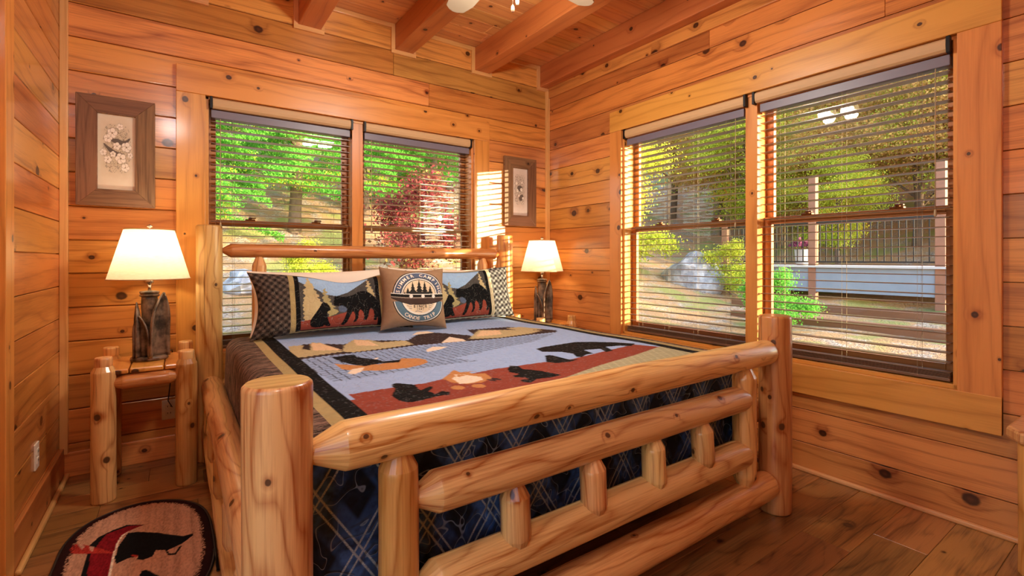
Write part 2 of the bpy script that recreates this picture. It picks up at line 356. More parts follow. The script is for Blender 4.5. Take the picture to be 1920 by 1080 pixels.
M['leafy'] = leafmat('yellow_green_leaves', '8fae34', 'e0d95a', 'd99a3c')
M['leafb'] = leafmat('brown_autumn_leaves', 'b8864c', 'ecc078', 'bccc50')
M['leafr'] = leafmat('red_autumn_leaves', '5c5038', 'b0404e', '9ab05c')

# ================================================================ ROOM SHELL
LW, RL, CH = 3.436, 4.35, 3.01        # width, length (towards the camera side), ceiling height
FRAME = {'back': Matrix.Identity(4), 'right': Matrix.Rotation(-math.pi/2, 4, 'Z')}
# floor: planks run along x
mb = MB(); row = 0; y = -2.382+.187*14
mb.box((-LW-.16, -RL-.16, -.12), (.16, .16, -.012), g=0)
while y > -RL:
    y1 = y-.187
    xs = [-LW]; x = -LW+random.uniform(.2, 1.1)
    while x < -.25: xs.append(x); x += random.choice((1.22, 1.22, .85))
    if row == 15: xs = [-LW, -1.9, -.654]
    if row == 14: xs = [-LW, -3.0, -1.6]
    if row == 4: xs = [-LW, -3.217, -2.0, -.8]
    if row == 6: xs = [-LW, -3.309, -2.2, -1.0]
    xs.append(0)
    for a, b in zip(xs, xs[1:]):
        yy0, yy1 = max(y1, -RL), min(y, 0.0)
        if yy1 > yy0: mb.box((a+.0006, yy0+.0006, -.012), (b-.0006, yy1-.0006, 0), g=0)
    y = y1; row += 1
struct(mb.build('floor', M['floor'], bevel=.0015, seg=1))
# ceiling boards along x
mb = MB(); y = 0.0
mb.box((-LW-.16, -RL-.16, CH+.02), (.16, .16, CH+.14), g=0)
while y > -RL:
    y1 = y-.142; xs = [-LW, -LW+random.uniform(.8, 2.6), 0]
    for a, b in zip(xs, xs[1:]): mb.box((a, y1, CH), (b, y, CH+.02), g=0)
    y = y1
ceiling = struct(mb.build('ceiling', M['ceil'], bevel=.005, seg=1))
for x0 in (-2.92, -2.225, -1.53, -.817, -.108):
    mb = MB(); mb.box((x0, -RL, 2.815), (x0+(.15 if x0 < -.2 else .108), 0, CH), g=1, r=rndv()); mb.build('beam', M['beam'], ceiling, bevel=.006)

def wall(name, L, holes, zoff, pitch, T=.16, joints=(), zmax=CH):
    """local frame: x along the wall, y>0 goes outwards, boards with v-grooves in front of a solid wall"""
    mb = MB()
    def cells(x0, x1, z0, z1):
        out = [(x0, x1, z0, z1)]
        for (a, b, c, d) in holes:
            nx = []
            for (p, q_, r0, r1) in out:
                if q_ <= a or p >= b or r1 <= c or r0 >= d: nx.append((p, q_, r0, r1)); continue
                if p < a: nx.append((p, a, r0, r1))
                if q_ > b: nx.append((b, q_, r0, r1))
                lo, hi = max(p, a), min(q_, b)
                if r0 < c: nx.append((lo, hi, r0, c))
                if r1 > d: nx.append((lo, hi, d, r1))
            out = nx
        return out
    for c in cells(-T, L+T, 0, zmax+.02): mb.box((c[0], .02, c[2]), (c[1], T, c[3]), g=0)
    z = zoff
    while z > 0: z -= pitch
    i = 0
    while z < zmax:
        a, b = max(0, z), min(z+pitch, zmax)
        xs = [0, L]
        if (i*7) % 5 in (1, 3): xs = [0, L*(.25+.5*((i*37) % 11)/11), L]
        for (zj, xj) in joints:
            if a <= zj < b: xs = [0]+list(xj)+[L]
        for p, q_ in zip(xs, xs[1:]):
            r = rndv()
            for c in cells(p, q_, a, b):
                if c[1]-c[0] > .004 and c[3]-c[2] > .004: mb.box((c[0]+.0006, 0, c[2]+.0019), (c[1]-.0006, .018, c[3]-.0019), g=0, r=r)
        z += pitch; i += 1
    return mb
def shift(mb, dx): mb.v = [(a+dx, b, c) for a, b, c in mb.v]; return mb
BW = (-2.765, -.826, .605, 2.22)      # back window opening x0 x1 z0 z1
RW = (.944, 2.945, .605, 2.22)        # right window opening (distance from the corner)
mb = wall('wall_back', LW, [(BW[0]+LW, BW[1]+LW, BW[2], BW[3])], .177, .188, joints=[(2.5, (.32,)), (2.6, (2.2,)), (2.8, (1.9,))])
struct(shift(mb, -LW).build('wall_back', M['wall'], bevel=.005, seg=1))
mb = wall('wall_right', RL, [RW], .159, .188, joints=[(2.7, (.75,)), (2.62, (1.7,))])
o = struct(mb.build('wall_right', M['wall'], bevel=.004, seg=1)); o.matrix_world = FRAME['right']
DL = (2.55, 4.05, .0, 2.1)            # left wall opening for the added glazed door, unseen behind the camera
mb = wall('wall_left', RL, [(RL-DL[1], RL-DL[0], -.1, DL[3])], .167, .1765)
o = struct(mb.build('wall_left', M['wall'], bevel=.004, seg=1)); o.matrix_world = Matrix.Translation((-LW, -RL, 0)) @ Matrix.Rotation(math.pi/2, 4, 'Z')
mb = wall('wall_front', LW, [], .177, .188)
o = struct(mb.build('wall_front', M['wall'], bevel=.004, seg=1)); o.matrix_world = Matrix.Translation((0, -RL, 0)) @ Matrix.Rotation(math.pi, 4, 'Z')

# ---------------------------------------------------------------- trims
tn = [0]
def trim(boxes, mat='trim', bevel=.003, Mx=None):
    mb = MB()
    for lo, hi, g_ in boxes: mb.box(lo, hi, g=g_)
    tn[0] += 1; o = struct(mb.build('trim_%d' % tn[0], M[mat], bevel=bevel))
    if Mx: o.matrix_world = Mx
    return o
trim([((-LW, -.03, .13), (-LW+.035, 0, CH), 2)], 'trimpale')                       # left corner strip
trim([((-.034, -.034, 0), (0, 0, 2.79), 2)], 'trimpale')                          # right corner strip
struct(MB().box((-LW, -.018, 0), (0, 0, .135), g=0).build('baseboard_back', M['wall'], bevel=.004))
struct(MB().box((-LW, -1.02, 0), (-LW+.02, 0, .165), g=1).build('baseboard_left', M['beam'], bevel=.004))
trim([((-LW+.02, -1.02, 0), (-LW+.042, 0, .022), 1)], 'trimpale', .008)             # quarter rounds
trim([((-.024, -RL, 0), (0, 0, .024), 1)], 'trimpale', .008)
trim([((-LW, -1.13, 0), (-LW+.022, -1.02, 2.2), 2), ((-LW, -2.1, 0), (-LW+.022, -1.98, 2.2), 2), ((-LW, -2.1, 2.2), (-LW+.022, -1.02, 2.32), 1)], 'trim')
# notched moulding round the beam ends, along the back wall
for x0, x1, nxt in ((-2.92, -2.77, -2.225), (-2.225, -2.075, -1.53), (-1.53, -1.38, -.817), (-.817, -.667, -.108), (-.108, 0, None)):
    bx = [((x0-.03, -.022, 2.815), (x0, 0, CH), 2), ((x0-.03, -.022, 2.785), (min(x1+.022, 0), 0, 2.815), 0)]
    if nxt: bx += [((x1, -.022, 2.8155), (x1+.022, 0, CH), 2), ((x1+.022, -.022, CH-.032), (nxt-.03, 0, CH), 0)]
    trim(bx, 'trimpale', .002)
trim([((-.02, -RL, 2.72), (0, -.034, 2.815), 1)], 'wall', .004)

# ================================================================ WINDOWS (local frame: x along wall, y outwards)
def window(name, Mx, O, mull, cas, apron=.165):
    x0, x1, z0, z1 = O; root = struct(empty(name)); root.matrix_world = Mx
    cl, cr_, ct = cas
    mb = MB(); mb.box((x0-cl, -.024, z0-apron), (x0, 0, z1), g=2); mb.box((x1, -.024, z0-apron), (x1+cr_, 0, z1), g=2)
    mb.box((x0-cl, -.026, z1), (x1+cr_, 0, z1+ct), g=0); mb.box((x0, -.026, z0-apron), (x1+cr_, 0, z0), g=0); mb.build('casing', M['trim'], root, bevel=.003)
    mb = MB(); mb.box((x0-.001, 0, z0), (x0+.018, .16, z1), g=2); mb.box((x1-.018, 0, z0), (x1+.001, .16, z1), g=2)
    mb.box((x0, 0, z1-.018), (x1, .16, z1+.001), g=0); mb.box((x0, 0, z0-.001), (x1, .17, z0+.02), g=0)
    mb.box((mull[0], .005, z0), (mull[1], .15, z1), g=2); mb.build('frame', M['trim'], root, bevel=.002)
    zm = 1.435
    for a, b in ((x0+.018, mull[0]), (mull[1], x1-.018)):
        for nm, y0, zz0, zz1, bot, top in (('lower_sash', .085, z0+.02, zm+.02, .075, .035), ('upper_sash', .115, zm-.02, z1-.018, .035, .05)):
            mb = MB(); y1 = y0+.03
            mb.box((a, y0, zz0), (a+.045, y1, zz1), g=2); mb.box((b-.045, y0, zz0), (b, y1, zz1), g=2)
            mb.box((a+.045, y0, zz0), (b-.045, y1, zz0+bot), g=0); mb.box((a+.045, y0, zz1-top), (b-.045, y1, zz1), g=0)
            s = mb.build(nm, M['sash'], root, bevel=.003)
            MB().box((a+.04, y0+.012, zz0+bot-.005), (b-.04, y0+.018, zz1-top+.005)).build('pane', M['glass'], s)
            if nm == 'lower_sash':
                for fx in (.27, .74):
                    px = a+(b-a)*fx; lk = MB(); lk.box((px-.03, y0-.002, zm+.02), (px+.03, y1, zm+.03)); lk.lathe([(.012, 0), (.012, .012), (.006, .018)], 12, (px, y0+.015, zm+.028)); lk.box((px-.005, y0-.012, zm+.033), (px+.032, y0+.006, zm+.041))
                    lk.build('sash_lock', M['brass'], s, bevel=.002)
    return root
window('window_1', FRAME['back'], BW, (-1.852, -1.772), (.151, .152, .165))
window('window_2', FRAME['right'], RW, (1.945, 2.02), (.12, .145, .165))
# unseen glazed door added behind the camera to let cool daylight in
dr = struct(empty('added_door_1')); mb = MB()
for a, b in ((-4.05, -3.3), (-3.3, -2.55)):
    for lo, hi, g_ in (((-LW-.1, a, 0), (-LW-.05, a+.09, 2.1), 2), ((-LW-.1, b-.09, 0), (-LW-.05, b, 2.1), 2), ((-LW-.1, a+.09, 0), (-LW-.05, b-.09, .2), 1), ((-LW-.1, a+.09, 2.0), (-LW-.05, b-.09, 2.1), 1)): mb.box(lo, hi, g=g_)
mb.build('door_leaf', M['sash'], dr, bevel=.003)
MB().box((-LW-.078, -3.96, .19), (-LW-.072, -3.39, 2.01)).build('pane', M['glass'], dr); MB().box((-LW-.078, -3.21, .19), (-LW-.072, -2.64, 2.01)).build('pane', M['glass'], dr)

# ---------------------------------------------------------------- blinds and roller shades
def blind(Mx, x0, x1, lab, wand_at):
    root = empty('window_blind'); root.matrix_world = Mx @ Matrix.Translation(((x0+x1)/2, 0, .63)); tag(root, lab, 'blind', 'brown slatted blinds')
    W = (x1-x0)/2-.008; y0 = .014; y1 = .072
    MB().box((-W, y0-.004, 2.095-.63), (W, y1+.004, 2.145-.63), g=0).build('headrail', M['headrail'], root, bevel=.003)
    mb = MB(); z = 2.07-.63; k = 0
    while z > .05:
        mb.box((-W+random.uniform(0, .003), y0, z), (W-random.uniform(0, .003), y1, z+.0038), g=0); z -= .0452; k += 1
    for j in range(5): mb.box((-W, y0, .018+j*.0055), (W, y1, .0205+j*.0055), g=0)
    mb.build('slats', M['slat'], root)
    MB().box((-W, y0, 0), (W, y1, .016), g=0).build('bottom_rail', M['slat'], root, bevel=.003)
    n = 4 if x1-x0 > .95 else 3; mb = MB()
    for i in range(n):
        px = -W+.12+(2*W-.24)*i/(n-1)
        for yy in (y0-.001, y1+.001): mb.tube([(px, yy, 0.01), (px, yy, 2.1-.63)], .0006, 4, cap=False)
        mb.tube([(px+.012, (y0+y1)/2, 0.01), (px+.012, (y0+y1)/2, 2.1-.63)], .0008, 5, cap=False)
    mb.build('ladder_cords', M['cord'], root)
    px = -W+.05 if wand_at < 0 else W-.05
    mb = MB(); mb.tube([(px, y0-.012, 2.09-.63), (px, y0-.014, .80)], .0022, 6); mb.lathe([(.001, 0), (.006, .008), (.005, .03), (.002, .036)], 8, (px, y0-.014, .765))
    mb.build('pull_cord', M['cord'], root)
    return root
def rshade(Mx, x0, x1, lab):
    root = empty('roller_shade'); root.matrix_world = Mx @ Matrix.Translation(((x0+x1)/2, 0, 2.15)); tag(root, lab, 'roller shade', 'tan roller shades')
    W = (x1-x0)/2
    pr = [(-.022, .012), (-.026, .03), (-.024, .055), (-.014, .064), (.012, .064), (.012, .0), (-.012, .0)]
    MB().prism(pr, -W+.008, W-.008, axis=0).build('cassette', M['shade_tan'], root, bevel=.002)
    for sx in (-1, 1): MB().box((sx*W-.007, -.028, -.006), (sx*W+.007, .014, .068)).build('end_bracket', M['blackmetal'], root, bevel=.001)
    return root
e = .005
blind(FRAME['back'], BW[0]+.018+e, -1.852-e, 'brown slatted blind in the left half of the window behind the bed', -1)
blind(FRAME['back'], -1.772+e, BW[1]-.018-e, 'brown slatted blind in the right half of the window behind the bed', -1)
blind(FRAME['right'], RW[0]+.018+e, 1.945-e, 'narrower brown slatted blind in the window on the right wall, nearer the room corner', 1)
blind(FRAME['right'], 2.02+e, RW[1]-.018-e, 'large brown slatted blind at far right, beyond the footboard post', 1)
rshade(FRAME['back'], BW[0]+.03, -1.86, 'rolled tan shade above the left half of the window behind the bed')
rshade(FRAME['back'], -1.765, BW[1]-.03, 'rolled tan shade above the right half of the window behind the bed')
rshade(FRAME['right'], RW[0]+.03, 1.955, 'rolled tan shade above the right wall window half nearer the corner')
rshade(FRAME['right'], 2.01, RW[1]-.03, 'rolled tan shade at top right, above the largest blind')

# ================================================================ LOG BED
bed = empty('log_bed', (-1.67, -1.3, 0)); tag(bed, 'peeled log bed with tall posts, log footboard rails and short pointed spindles', 'bed')
def part(name, parent, mat='log', **kw):
    mb = MB(); r = kw.pop('rv', None) or rndv(); log(mb, rv=r, **kw)
    mb.v = [(a-parent.location.x, b-parent.location.y, c-parent.location.z) for a, b, c in mb.v]
    return mb.build(name, M[mat], parent)
FY = -2.41; HYD = -.17
part('footboard_post', bed, p0=(-2.732, FY, 0), p1=(-2.732, FY, .93), r=.0715, seg=32, lump=.008)
part('footboard_post', bed, p0=(-.568, FY, 0), p1=(-.568, FY, .93), rv=(.15, 0, .97), r=.0715, seg=32, lump=.008)
part('headboard_post', bed, p0=(-2.752, HYD, 0), p1=(-2.752, HYD, 1.40), r=.069, seg=28, lump=.01)
part('headboard_post', bed, p0=(-.612, HYD, 0), p1=(-.612, HYD, 1.40), r=.069, seg=28, lump=.01)
def rail(name, x0, x1, y, z, r, e0='cone', e1='round', z1=None, **kw):
    return part(name, bed, p0=(x0, y, z), p1=(x1, y, z1 if z1 else z), r=r, e0=e0, e1=e1, seg=22, lump=.02, **kw)
rail('footboard_rail', -2.668, -.63, FY, .757, .058, tl=.075, tip=.45, z1=.762)
rail('footboard_rail', -2.412, -.845, FY, .582, .055, tl=.06, tip=.45)
rail('footboard_rail', -2.412, -.845, FY, .338, .060, tl=.06, tip=.45)
rail('footboard_rail', -2.668, -.63, FY, .142, .063, tl=.075, tip=.45)
for x in (-2.455, -.845):
    part('footboard_upright', bed, p0=(x, FY-.004, .185), p1=(x, FY-.004, .725), r=.050, e0='cone', e1='cone', tl=.05, tip=.5, seg=18, lump=.02)
    part('headboard_upright', bed, p0=(x-.03*(1 if x < -2 else -.3), HYD, .40), p1=(x-.03*(1 if x < -2 else -.3), HYD, 1.228), r=.042, e0='cone', e1='cone', tl=.07, tip=.35, seg=18)
for x in (-2.1, -1.785, -1.475, -1.175):
    part('footboard_spindle', bed, p0=(x, FY-.022, .332), p1=(x, FY-.008, .560), r=.045, e0='cone', e1='cone', tl=.055, tip=.38, seg=10, lump=.05)
rail('headboard_rail', -2.69, -.672, HYD, 1.250, .043, e1='cone', tl=.05, tip=.3, z1=1.238)
rail('headboard_rail', -2.47, -.845, HYD, .86, .043, e1='cone', tl=.05)
rail('headboard_rail', -2.69, -.672, HYD, .44, .05, e1='cone', tl=.05)
for x in (-2.1, -1.785, -1.475, -1.175):
    part('headboard_spindle', bed, p0=(x, HYD, .47), p1=(x, HYD, .83), r=.036, e0='cone', e1='cone', tl=.06, tip=.3, seg=12, lump=.04)
for x, s in ((-2.742, -1), (-.578, 1)):
    for z, r in ((.455, .055), (.195, .055)):
        part('side_rail', bed, p0=(x, HYD-.05, z), p1=(x, FY+.05, z), r=r, e0='round', e1='round', seg=22, lump=.02)
    for i in range(5):
        y = HYD-.30-i*.42
        part('side_spindle', bed, p0=(x+s*.012, y, .20), p1=(x+s*.012, y, .45), r=.040, e0='cone', e1='cone', tl=.06, tip=.4, seg=9, lump=.06)
mt = MB().box((-2.64, -2.265, .30), (-.725, -.25, .72)).build('mattress', M['linen'], bevel=.06, seg=4)
tag(mt, 'thick mattress on the log bed, covered by the bear quilt', 'mattress')
MB().box((-2.62, -2.27, .18), (-.71, -.25, .295)).build('slat_base', M['trim'], bed).matrix_parent_inverse = Matrix.Translation(-bed.location)

# ================================================================ QUILT
def inpoly(X, Y, P):
    res = np.zeros(X.shape, bool); n = len(P); j = n-1
    for i in range(n):
        xi, yi = P[i]; xj, yj = P[j]
        c = ((yi > Y) != (yj > Y)) & (X < (xj-xi)*(Y-yi)/((yj-yi) if yj != yi else 1e-9)+xi)
        res ^= c; j = i
    return res
def smooth(P, n=2):
    for _ in range(n):
        Q = []
        for a, b in zip(P, P[1:]+P[:1]):
            Q += [(a[0]*.75+b[0]*.25, a[1]*.75+b[1]*.25), (a[0]*.25+b[0]*.75, a[1]*.25+b[1]*.75)]
        P = Q
    return P
PAL = {k: np.array(lin(v)[:3]) for k, v in dict(dbrown='3a2c2a', tan='bfae82', peach='e8c69c', cream='ecd9c0', blue='9fb6dc', red='8f4435', sage='aaa583', orange='c08550', black='121112', gold='ab9868',
    rred='7c141c', rbright='a83228', rtan='b98a74', rug='cb9a7c', rugd='2a1210', hill='4b4845', olive='a59a6c', sky='98b8dc', plaidd='241f1e', slate='56627a', taupe='9b7c60', ink='2c2a28', lblue='5f7b8c', white='e6e2d8').items()}
QW = (-2.685, -.695); QYT = -.42; QYF = -2.315; ZT = .748; RD = .065
def qprof(s, half0, half1):
    """arc length s measured across the bed -> (x, drop, part)"""
    return s
nx0 = .48; top_w = QW[1]-QW[0]-2*RD
def cross(s):      # s from -drop-.. ; returns x, z offset, for width direction
    # s=0 at left end of the flat
    q = math.pi/2*RD
    if s < 0:
        a = -s
        if a < q: t = a/RD; return (QW[0]+RD-RD*math.sin(t), -(RD-RD*math.cos(t)))
        return (QW[0]-.004*math.sin((a-q)*9), -RD-(a-q))
    if s > top_w:
        a = s-top_w
        if a < q: t = a/RD; return (QW[1]-RD+RD*math.sin(t), -(RD-RD*math.cos(t)))
        return (QW[1]+.004*math.sin((a-q)*9), -RD-(a-q))
    return (QW[0]+RD+s, 0)
def footdrop(s):   # s = distance past the flat at the foot -> (y extra, z offset)
    q = math.pi/2*RD
    if s < 0: return (s, 0)
    if s < q: t = s/RD; return (RD*math.sin(t), -(RD-RD*math.cos(t)))
    return (RD, -RD-(s-q))
QUILT_ART_HOLE = None
QUILT_ART=[
 ('dbrown',[[-2.506,-1.0],[-2.419,-0.973],[-2.371,-0.864],[-2.289,-0.871],[-2.191,-0.965],[-2.053,-0.929],[-1.873,-1.083],[-1.723,-0.893],[-1.631,-0.892],[-1.49,-1.087],[-1.488,-1.211],[-1.397,-0.904],[-1.11,-0.954],[-1.006,-1.177],[-0.96,-1.266],[-1.011,-1.326],[-1.689,-1.265],[-1.907,-1.237],[-2.492,-1.279]]),
 ('tan',[[-2.492,-1.17],[-2.439,-0.889],[-2.369,-0.89],[-2.4,-1.008],[-2.37,-1.051],[-2.32,-0.823],[-2.277,-0.853],[-2.264,-1.104],[-2.25,-1.2],[-2.445,-1.233]]),
 ('tan',[[-2.255,-1.196],[-2.197,-1.01],[-2.096,-0.844],[-2.027,-0.92],[-2.013,-1.038],[-1.885,-1.074],[-1.891,-1.2],[-2.222,-1.24]]),
 ('peach',[[-2.363,-1.078],[-2.325,-0.845],[-2.274,-0.871],[-2.242,-1.149]]),
 ('peach',[[-2.143,-1.048],[-2.099,-0.853],[-2.041,-0.938],[-2.055,-1.134]]),
 ('cream',[[-1.784,-0.932],[-1.696,-0.812],[-1.635,-0.821],[-1.629,-0.906],[-1.738,-0.927]]),
 ('cream',[[-1.752,-1.246],[-1.62,-1.089],[-1.59,-1.198],[-1.61,-1.266]]),
 ('tan',[[-1.561,-1.207],[-1.339,-0.944],[-1.18,-1.056],[-1.042,-1.223],[-1.166,-1.271],[-1.393,-1.267]]),
 ('tan',[[-1.16,-0.995],[-1.049,-0.996],[-0.992,-1.187],[-1.142,-1.153]]),
 ('peach',[[-1.479,-1.146],[-1.34,-0.979],[-1.237,-1.03],[-1.31,-1.17]]),
 ('grid',[[-2.495,-1.295],[-2.437,-1.741],[-2.37,-1.756],[-2.088,-1.741],[-1.955,-1.73],[-1.825,-1.745],[-1.882,-1.628],[-1.764,-1.614],[-1.34,-1.499],[-1.036,-1.349],[-1.697,-1.28],[-1.914,-1.252]]),
 ('red',[[-2.442,-1.948],[-2.303,-1.962],[-2.184,-1.977],[-2.082,-1.952],[-1.838,-1.91],[-1.76,-1.918],[-1.633,-1.925],[-1.461,-1.958],[-1.179,-1.898],[-0.955,-1.88],[-0.875,-2.044],[-0.906,-2.132],[-1.283,-2.083],[-1.676,-2.139],[-1.937,-2.18],[-2.203,-2.233],[-2.449,-2.26]]),
 ('orange',[[-2.362,-1.455],[-2.363,-1.563],[-2.333,-1.614],[-2.241,-1.678],[-2.13,-1.696],[-2.056,-1.669],[-2.01,-1.634],[-1.993,-1.575],[-2.006,-1.529],[-2.074,-1.481],[-2.107,-1.548],[-2.153,-1.551],[-2.197,-1.554],[-2.268,-1.552],[-2.322,-1.499]]),
 ('black',[[-2.339,-1.296],[-2.308,-1.318],[-2.278,-1.301],[-2.24,-1.3],[-2.233,-1.381],[-2.176,-1.458],[-2.167,-1.506],[-2.101,-1.517],[-2.079,-1.496],[-2.112,-1.562],[-2.192,-1.54],[-2.266,-1.563],[-2.301,-1.507],[-2.323,-1.439],[-2.328,-1.394]]),
 ('cream',[[-2.264,-1.539],[-2.159,-1.411],[-2.161,-1.431],[-2.264,-1.565]]),
 ('cream',[[-2.363,-1.65],[-2.326,-1.589],[-2.272,-1.581],[-2.305,-1.648],[-2.342,-1.679]]),
 ('cream',[[-1.894,-1.362],[-1.833,-1.313],[-1.769,-1.358],[-1.827,-1.396],[-1.912,-1.415]]),
 ('black',[[-2.289,-1.927],[-2.267,-1.91],[-2.244,-1.943],[-2.221,-1.975],[-2.234,-2.052],[-2.184,-2.023],[-2.178,-2.038],[-2.214,-2.076],[-2.21,-2.12],[-2.177,-2.096],[-2.159,-2.121],[-2.172,-2.152],[-2.2,-2.141],[-2.243,-2.148],[-2.285,-2.156],[-2.32,-2.149],[-2.336,-2.111],[-2.335,-2.052],[-2.297,-1.987]]),
 ('orange',[[-2.1,-1.952],[-1.995,-1.844],[-1.992,-1.895],[-1.958,-1.891],[-1.913,-1.913],[-1.986,-1.894],[-1.956,-1.886],[-1.962,-1.939],[-1.912,-1.952],[-1.929,-2.029],[-1.996,-2.069],[-2.058,-2.066],[-2.093,-2.025]]),
 ('cream',[[-2.067,-1.963],[-2.013,-1.922],[-1.979,-1.951],[-2.033,-1.912],[-2.033,-1.957],[-1.99,-1.946],[-1.958,-1.996],[-1.973,-2.036],[-2.03,-2.057],[-2.083,-2.049],[-2.077,-2.041]]),
 ('orange',[[-2.09,-2.104],[-2.099,-2.113],[-2.11,-2.116],[-2.122,-2.112],[-2.13,-2.102],[-2.133,-2.089],[-2.13,-2.076],[-2.121,-2.067],[-2.11,-2.064],[-2.098,-2.068],[-2.089,-2.078],[-2.087,-2.091]]),
 ('orange',[[-2.087,-2.102],[-2.096,-2.111],[-2.108,-2.114],[-2.119,-2.11],[-2.127,-2.1],[-2.13,-2.087],[-2.127,-2.074],[-2.119,-2.065],[-2.107,-2.061],[-2.095,-2.065],[-2.087,-2.076],[-2.084,-2.089]]),
 ('orange',[[-2.014,-2.12],[-2.023,-2.129],[-2.036,-2.132],[-2.048,-2.127],[-2.056,-2.117],[-2.059,-2.104],[-2.056,-2.091],[-2.046,-2.081],[-2.034,-2.078],[-2.021,-2.083],[-2.012,-2.093],[-2.01,-2.107]]),
 ('dbrown',[[-1.963,-2.044],[-1.916,-2.03],[-1.91,-2.063],[-1.952,-2.076]]),
 ('black',[[-1.796,-1.939],[-1.757,-1.898],[-1.729,-1.924],[-1.745,-1.975],[-1.724,-2.005],[-1.702,-2.05],[-1.683,-2.148],[-1.74,-2.148],[-1.796,-2.135],[-1.847,-2.167],[-1.866,-2.141],[-1.858,-2.112],[-1.822,-2.117],[-1.816,-2.09],[-1.849,-2.064],[-1.838,-2.039],[-1.803,-2.036],[-1.819,-1.982]]),
 ('black',[[-1.44,-1.671],[-1.369,-1.643],[-1.252,-1.627],[-1.131,-1.624],[-1.056,-1.676],[-0.985,-1.763],[-0.93,-1.868],[-0.997,-1.898],[-1.029,-1.852],[-1.103,-1.824],[-1.151,-1.918],[-1.205,-1.923],[-1.162,-1.843],[-1.249,-1.814],[-1.279,-1.913],[-1.32,-1.908],[-1.381,-1.944],[-1.402,-1.929],[-1.36,-1.856],[-1.375,-1.791],[-1.459,-1.745]]),
 ('black',[[-1.506,-1.825],[-1.475,-1.828],[-1.473,-1.895],[-1.472,-1.961],[-1.436,-1.976],[-1.495,-1.995],[-1.568,-1.978],[-1.586,-1.934]]),
]
RUG_ART=[
 ('black',[[-3.206,-0.934],[-3.186,-0.888],[-3.143,-0.854],[-3.093,-0.836],[-3.032,-0.878],[-3.072,-0.894],[-3.094,-0.915],[-3.114,-0.964],[-3.114,-1.049],[-3.12,-1.124],[-3.118,-1.248],[-3.207,-1.186],[-3.21,-1.014]]),
 ('rred',[[-3.18,-0.944],[-3.161,-0.878],[-3.092,-0.851],[-3.038,-0.876],[-3.078,-0.899],[-3.103,-0.937],[-3.113,-1.0],[-3.116,-1.08],[-3.117,-1.156],[-3.117,-1.249],[-3.189,-1.199],[-3.196,-1.032]]),
 ('cream',[[-3.082,-0.901],[-3.103,-0.937],[-3.113,-1.0],[-3.116,-1.08],[-3.117,-1.156],[-3.117,-1.249],[-3.125,-1.244],[-3.124,-1.151],[-3.123,-1.075],[-3.12,-0.995],[-3.108,-0.928]]),
 ('rbright',[[-3.289,-0.959],[-3.273,-0.896],[-3.245,-0.903],[-3.204,-0.953],[-3.161,-1.008],[-3.118,-1.07],[-3.158,-1.044],[-3.21,-1.01]]),
 ('rtan',[[-3.251,-0.903],[-3.237,-0.91],[-3.225,-0.938],[-3.227,-0.97],[-3.241,-0.936]]),
 ('rtan',[[-3.208,-0.95],[-3.194,-0.965],[-3.192,-1.006],[-3.204,-0.986]]),
 ('black',[[-3.108,-1.162],[-3.115,-1.112],[-3.11,-1.019],[-3.087,-0.92],[-3.049,-0.933],[-2.981,-0.99],[-2.928,-1.046],[-2.889,-1.086],[-2.857,-1.083],[-2.856,-1.1],[-2.879,-1.129],[-2.893,-1.145],[-2.914,-1.156],[-2.944,-1.168],[-2.96,-1.156],[-2.984,-1.14],[-2.992,-1.182],[-3.023,-1.191],[-3.043,-1.17],[-3.038,-1.15],[-3.07,-1.144]]),
 ('rbright',[[-3.068,-1.117],[-3.038,-1.142],[-3.047,-1.153]]),
 ('black',[[-2.952,-1.162],[-2.943,-1.209],[-2.917,-1.225],[-2.895,-1.165],[-2.904,-1.163],[-2.92,-1.209],[-2.939,-1.196],[-2.945,-1.167]]),
 ('black',[[-3.03,-1.31],[-3.023,-1.273],[-3.008,-1.271],[-2.988,-1.308],[-2.96,-1.359]]),
]
ds = .0052
SX = np.arange(-.42, top_w+.42, ds); flat_y = QYF+RD
SY = np.arange(0, (QYT-flat_y)+.50, ds)          # along the bed from the head
nx, ny = len(SX), len(SY)
V = np.zeros((ny, nx, 3)); XS = np.array([cross(s) for s in SX]); YS = np.array([footdrop(s-(QYT-flat_y)) for s in SY])
GX, GY = np.meshgrid(SX, SY)
V[..., 0] = XS[None, :, 0]; V[..., 1] = flat_y-YS[:, None, 0]; V[..., 2] = ZT+np.minimum(XS[None, :, 1], YS[:, None, 1])
# corners at the foot: let the cloth taper inwards where both hang
both = (XS[None, :, 1] < -RD) & (YS[:, None, 1] < -RD)
V[..., 2] = np.where(both, ZT+np.minimum(XS[None, :, 1], YS[:, None, 1]), V[..., 2])
hang = np.clip(-(V[..., 2]-ZT)/.35, 0, 1)
sidew = np.sin(GY*17+GX*3)*.007+np.sin(GY*41)*.003; footw = np.sin(GX*13+GY*2)*.010+np.sin(GX*31+1)*.004
V[..., 0] += np.where(GX < 0, -np.abs(sidew), np.where(GX > top_w, sidew, 0))*hang*.6
V[..., 1] += np.where(YS[:, None, 1] < 0, footw+.006, 0)*hang
V[..., 2] += np.sin(GX*7.3+GY*3.1)*np.sin(GY*5.7-GX*2)*.004*(1-hang)
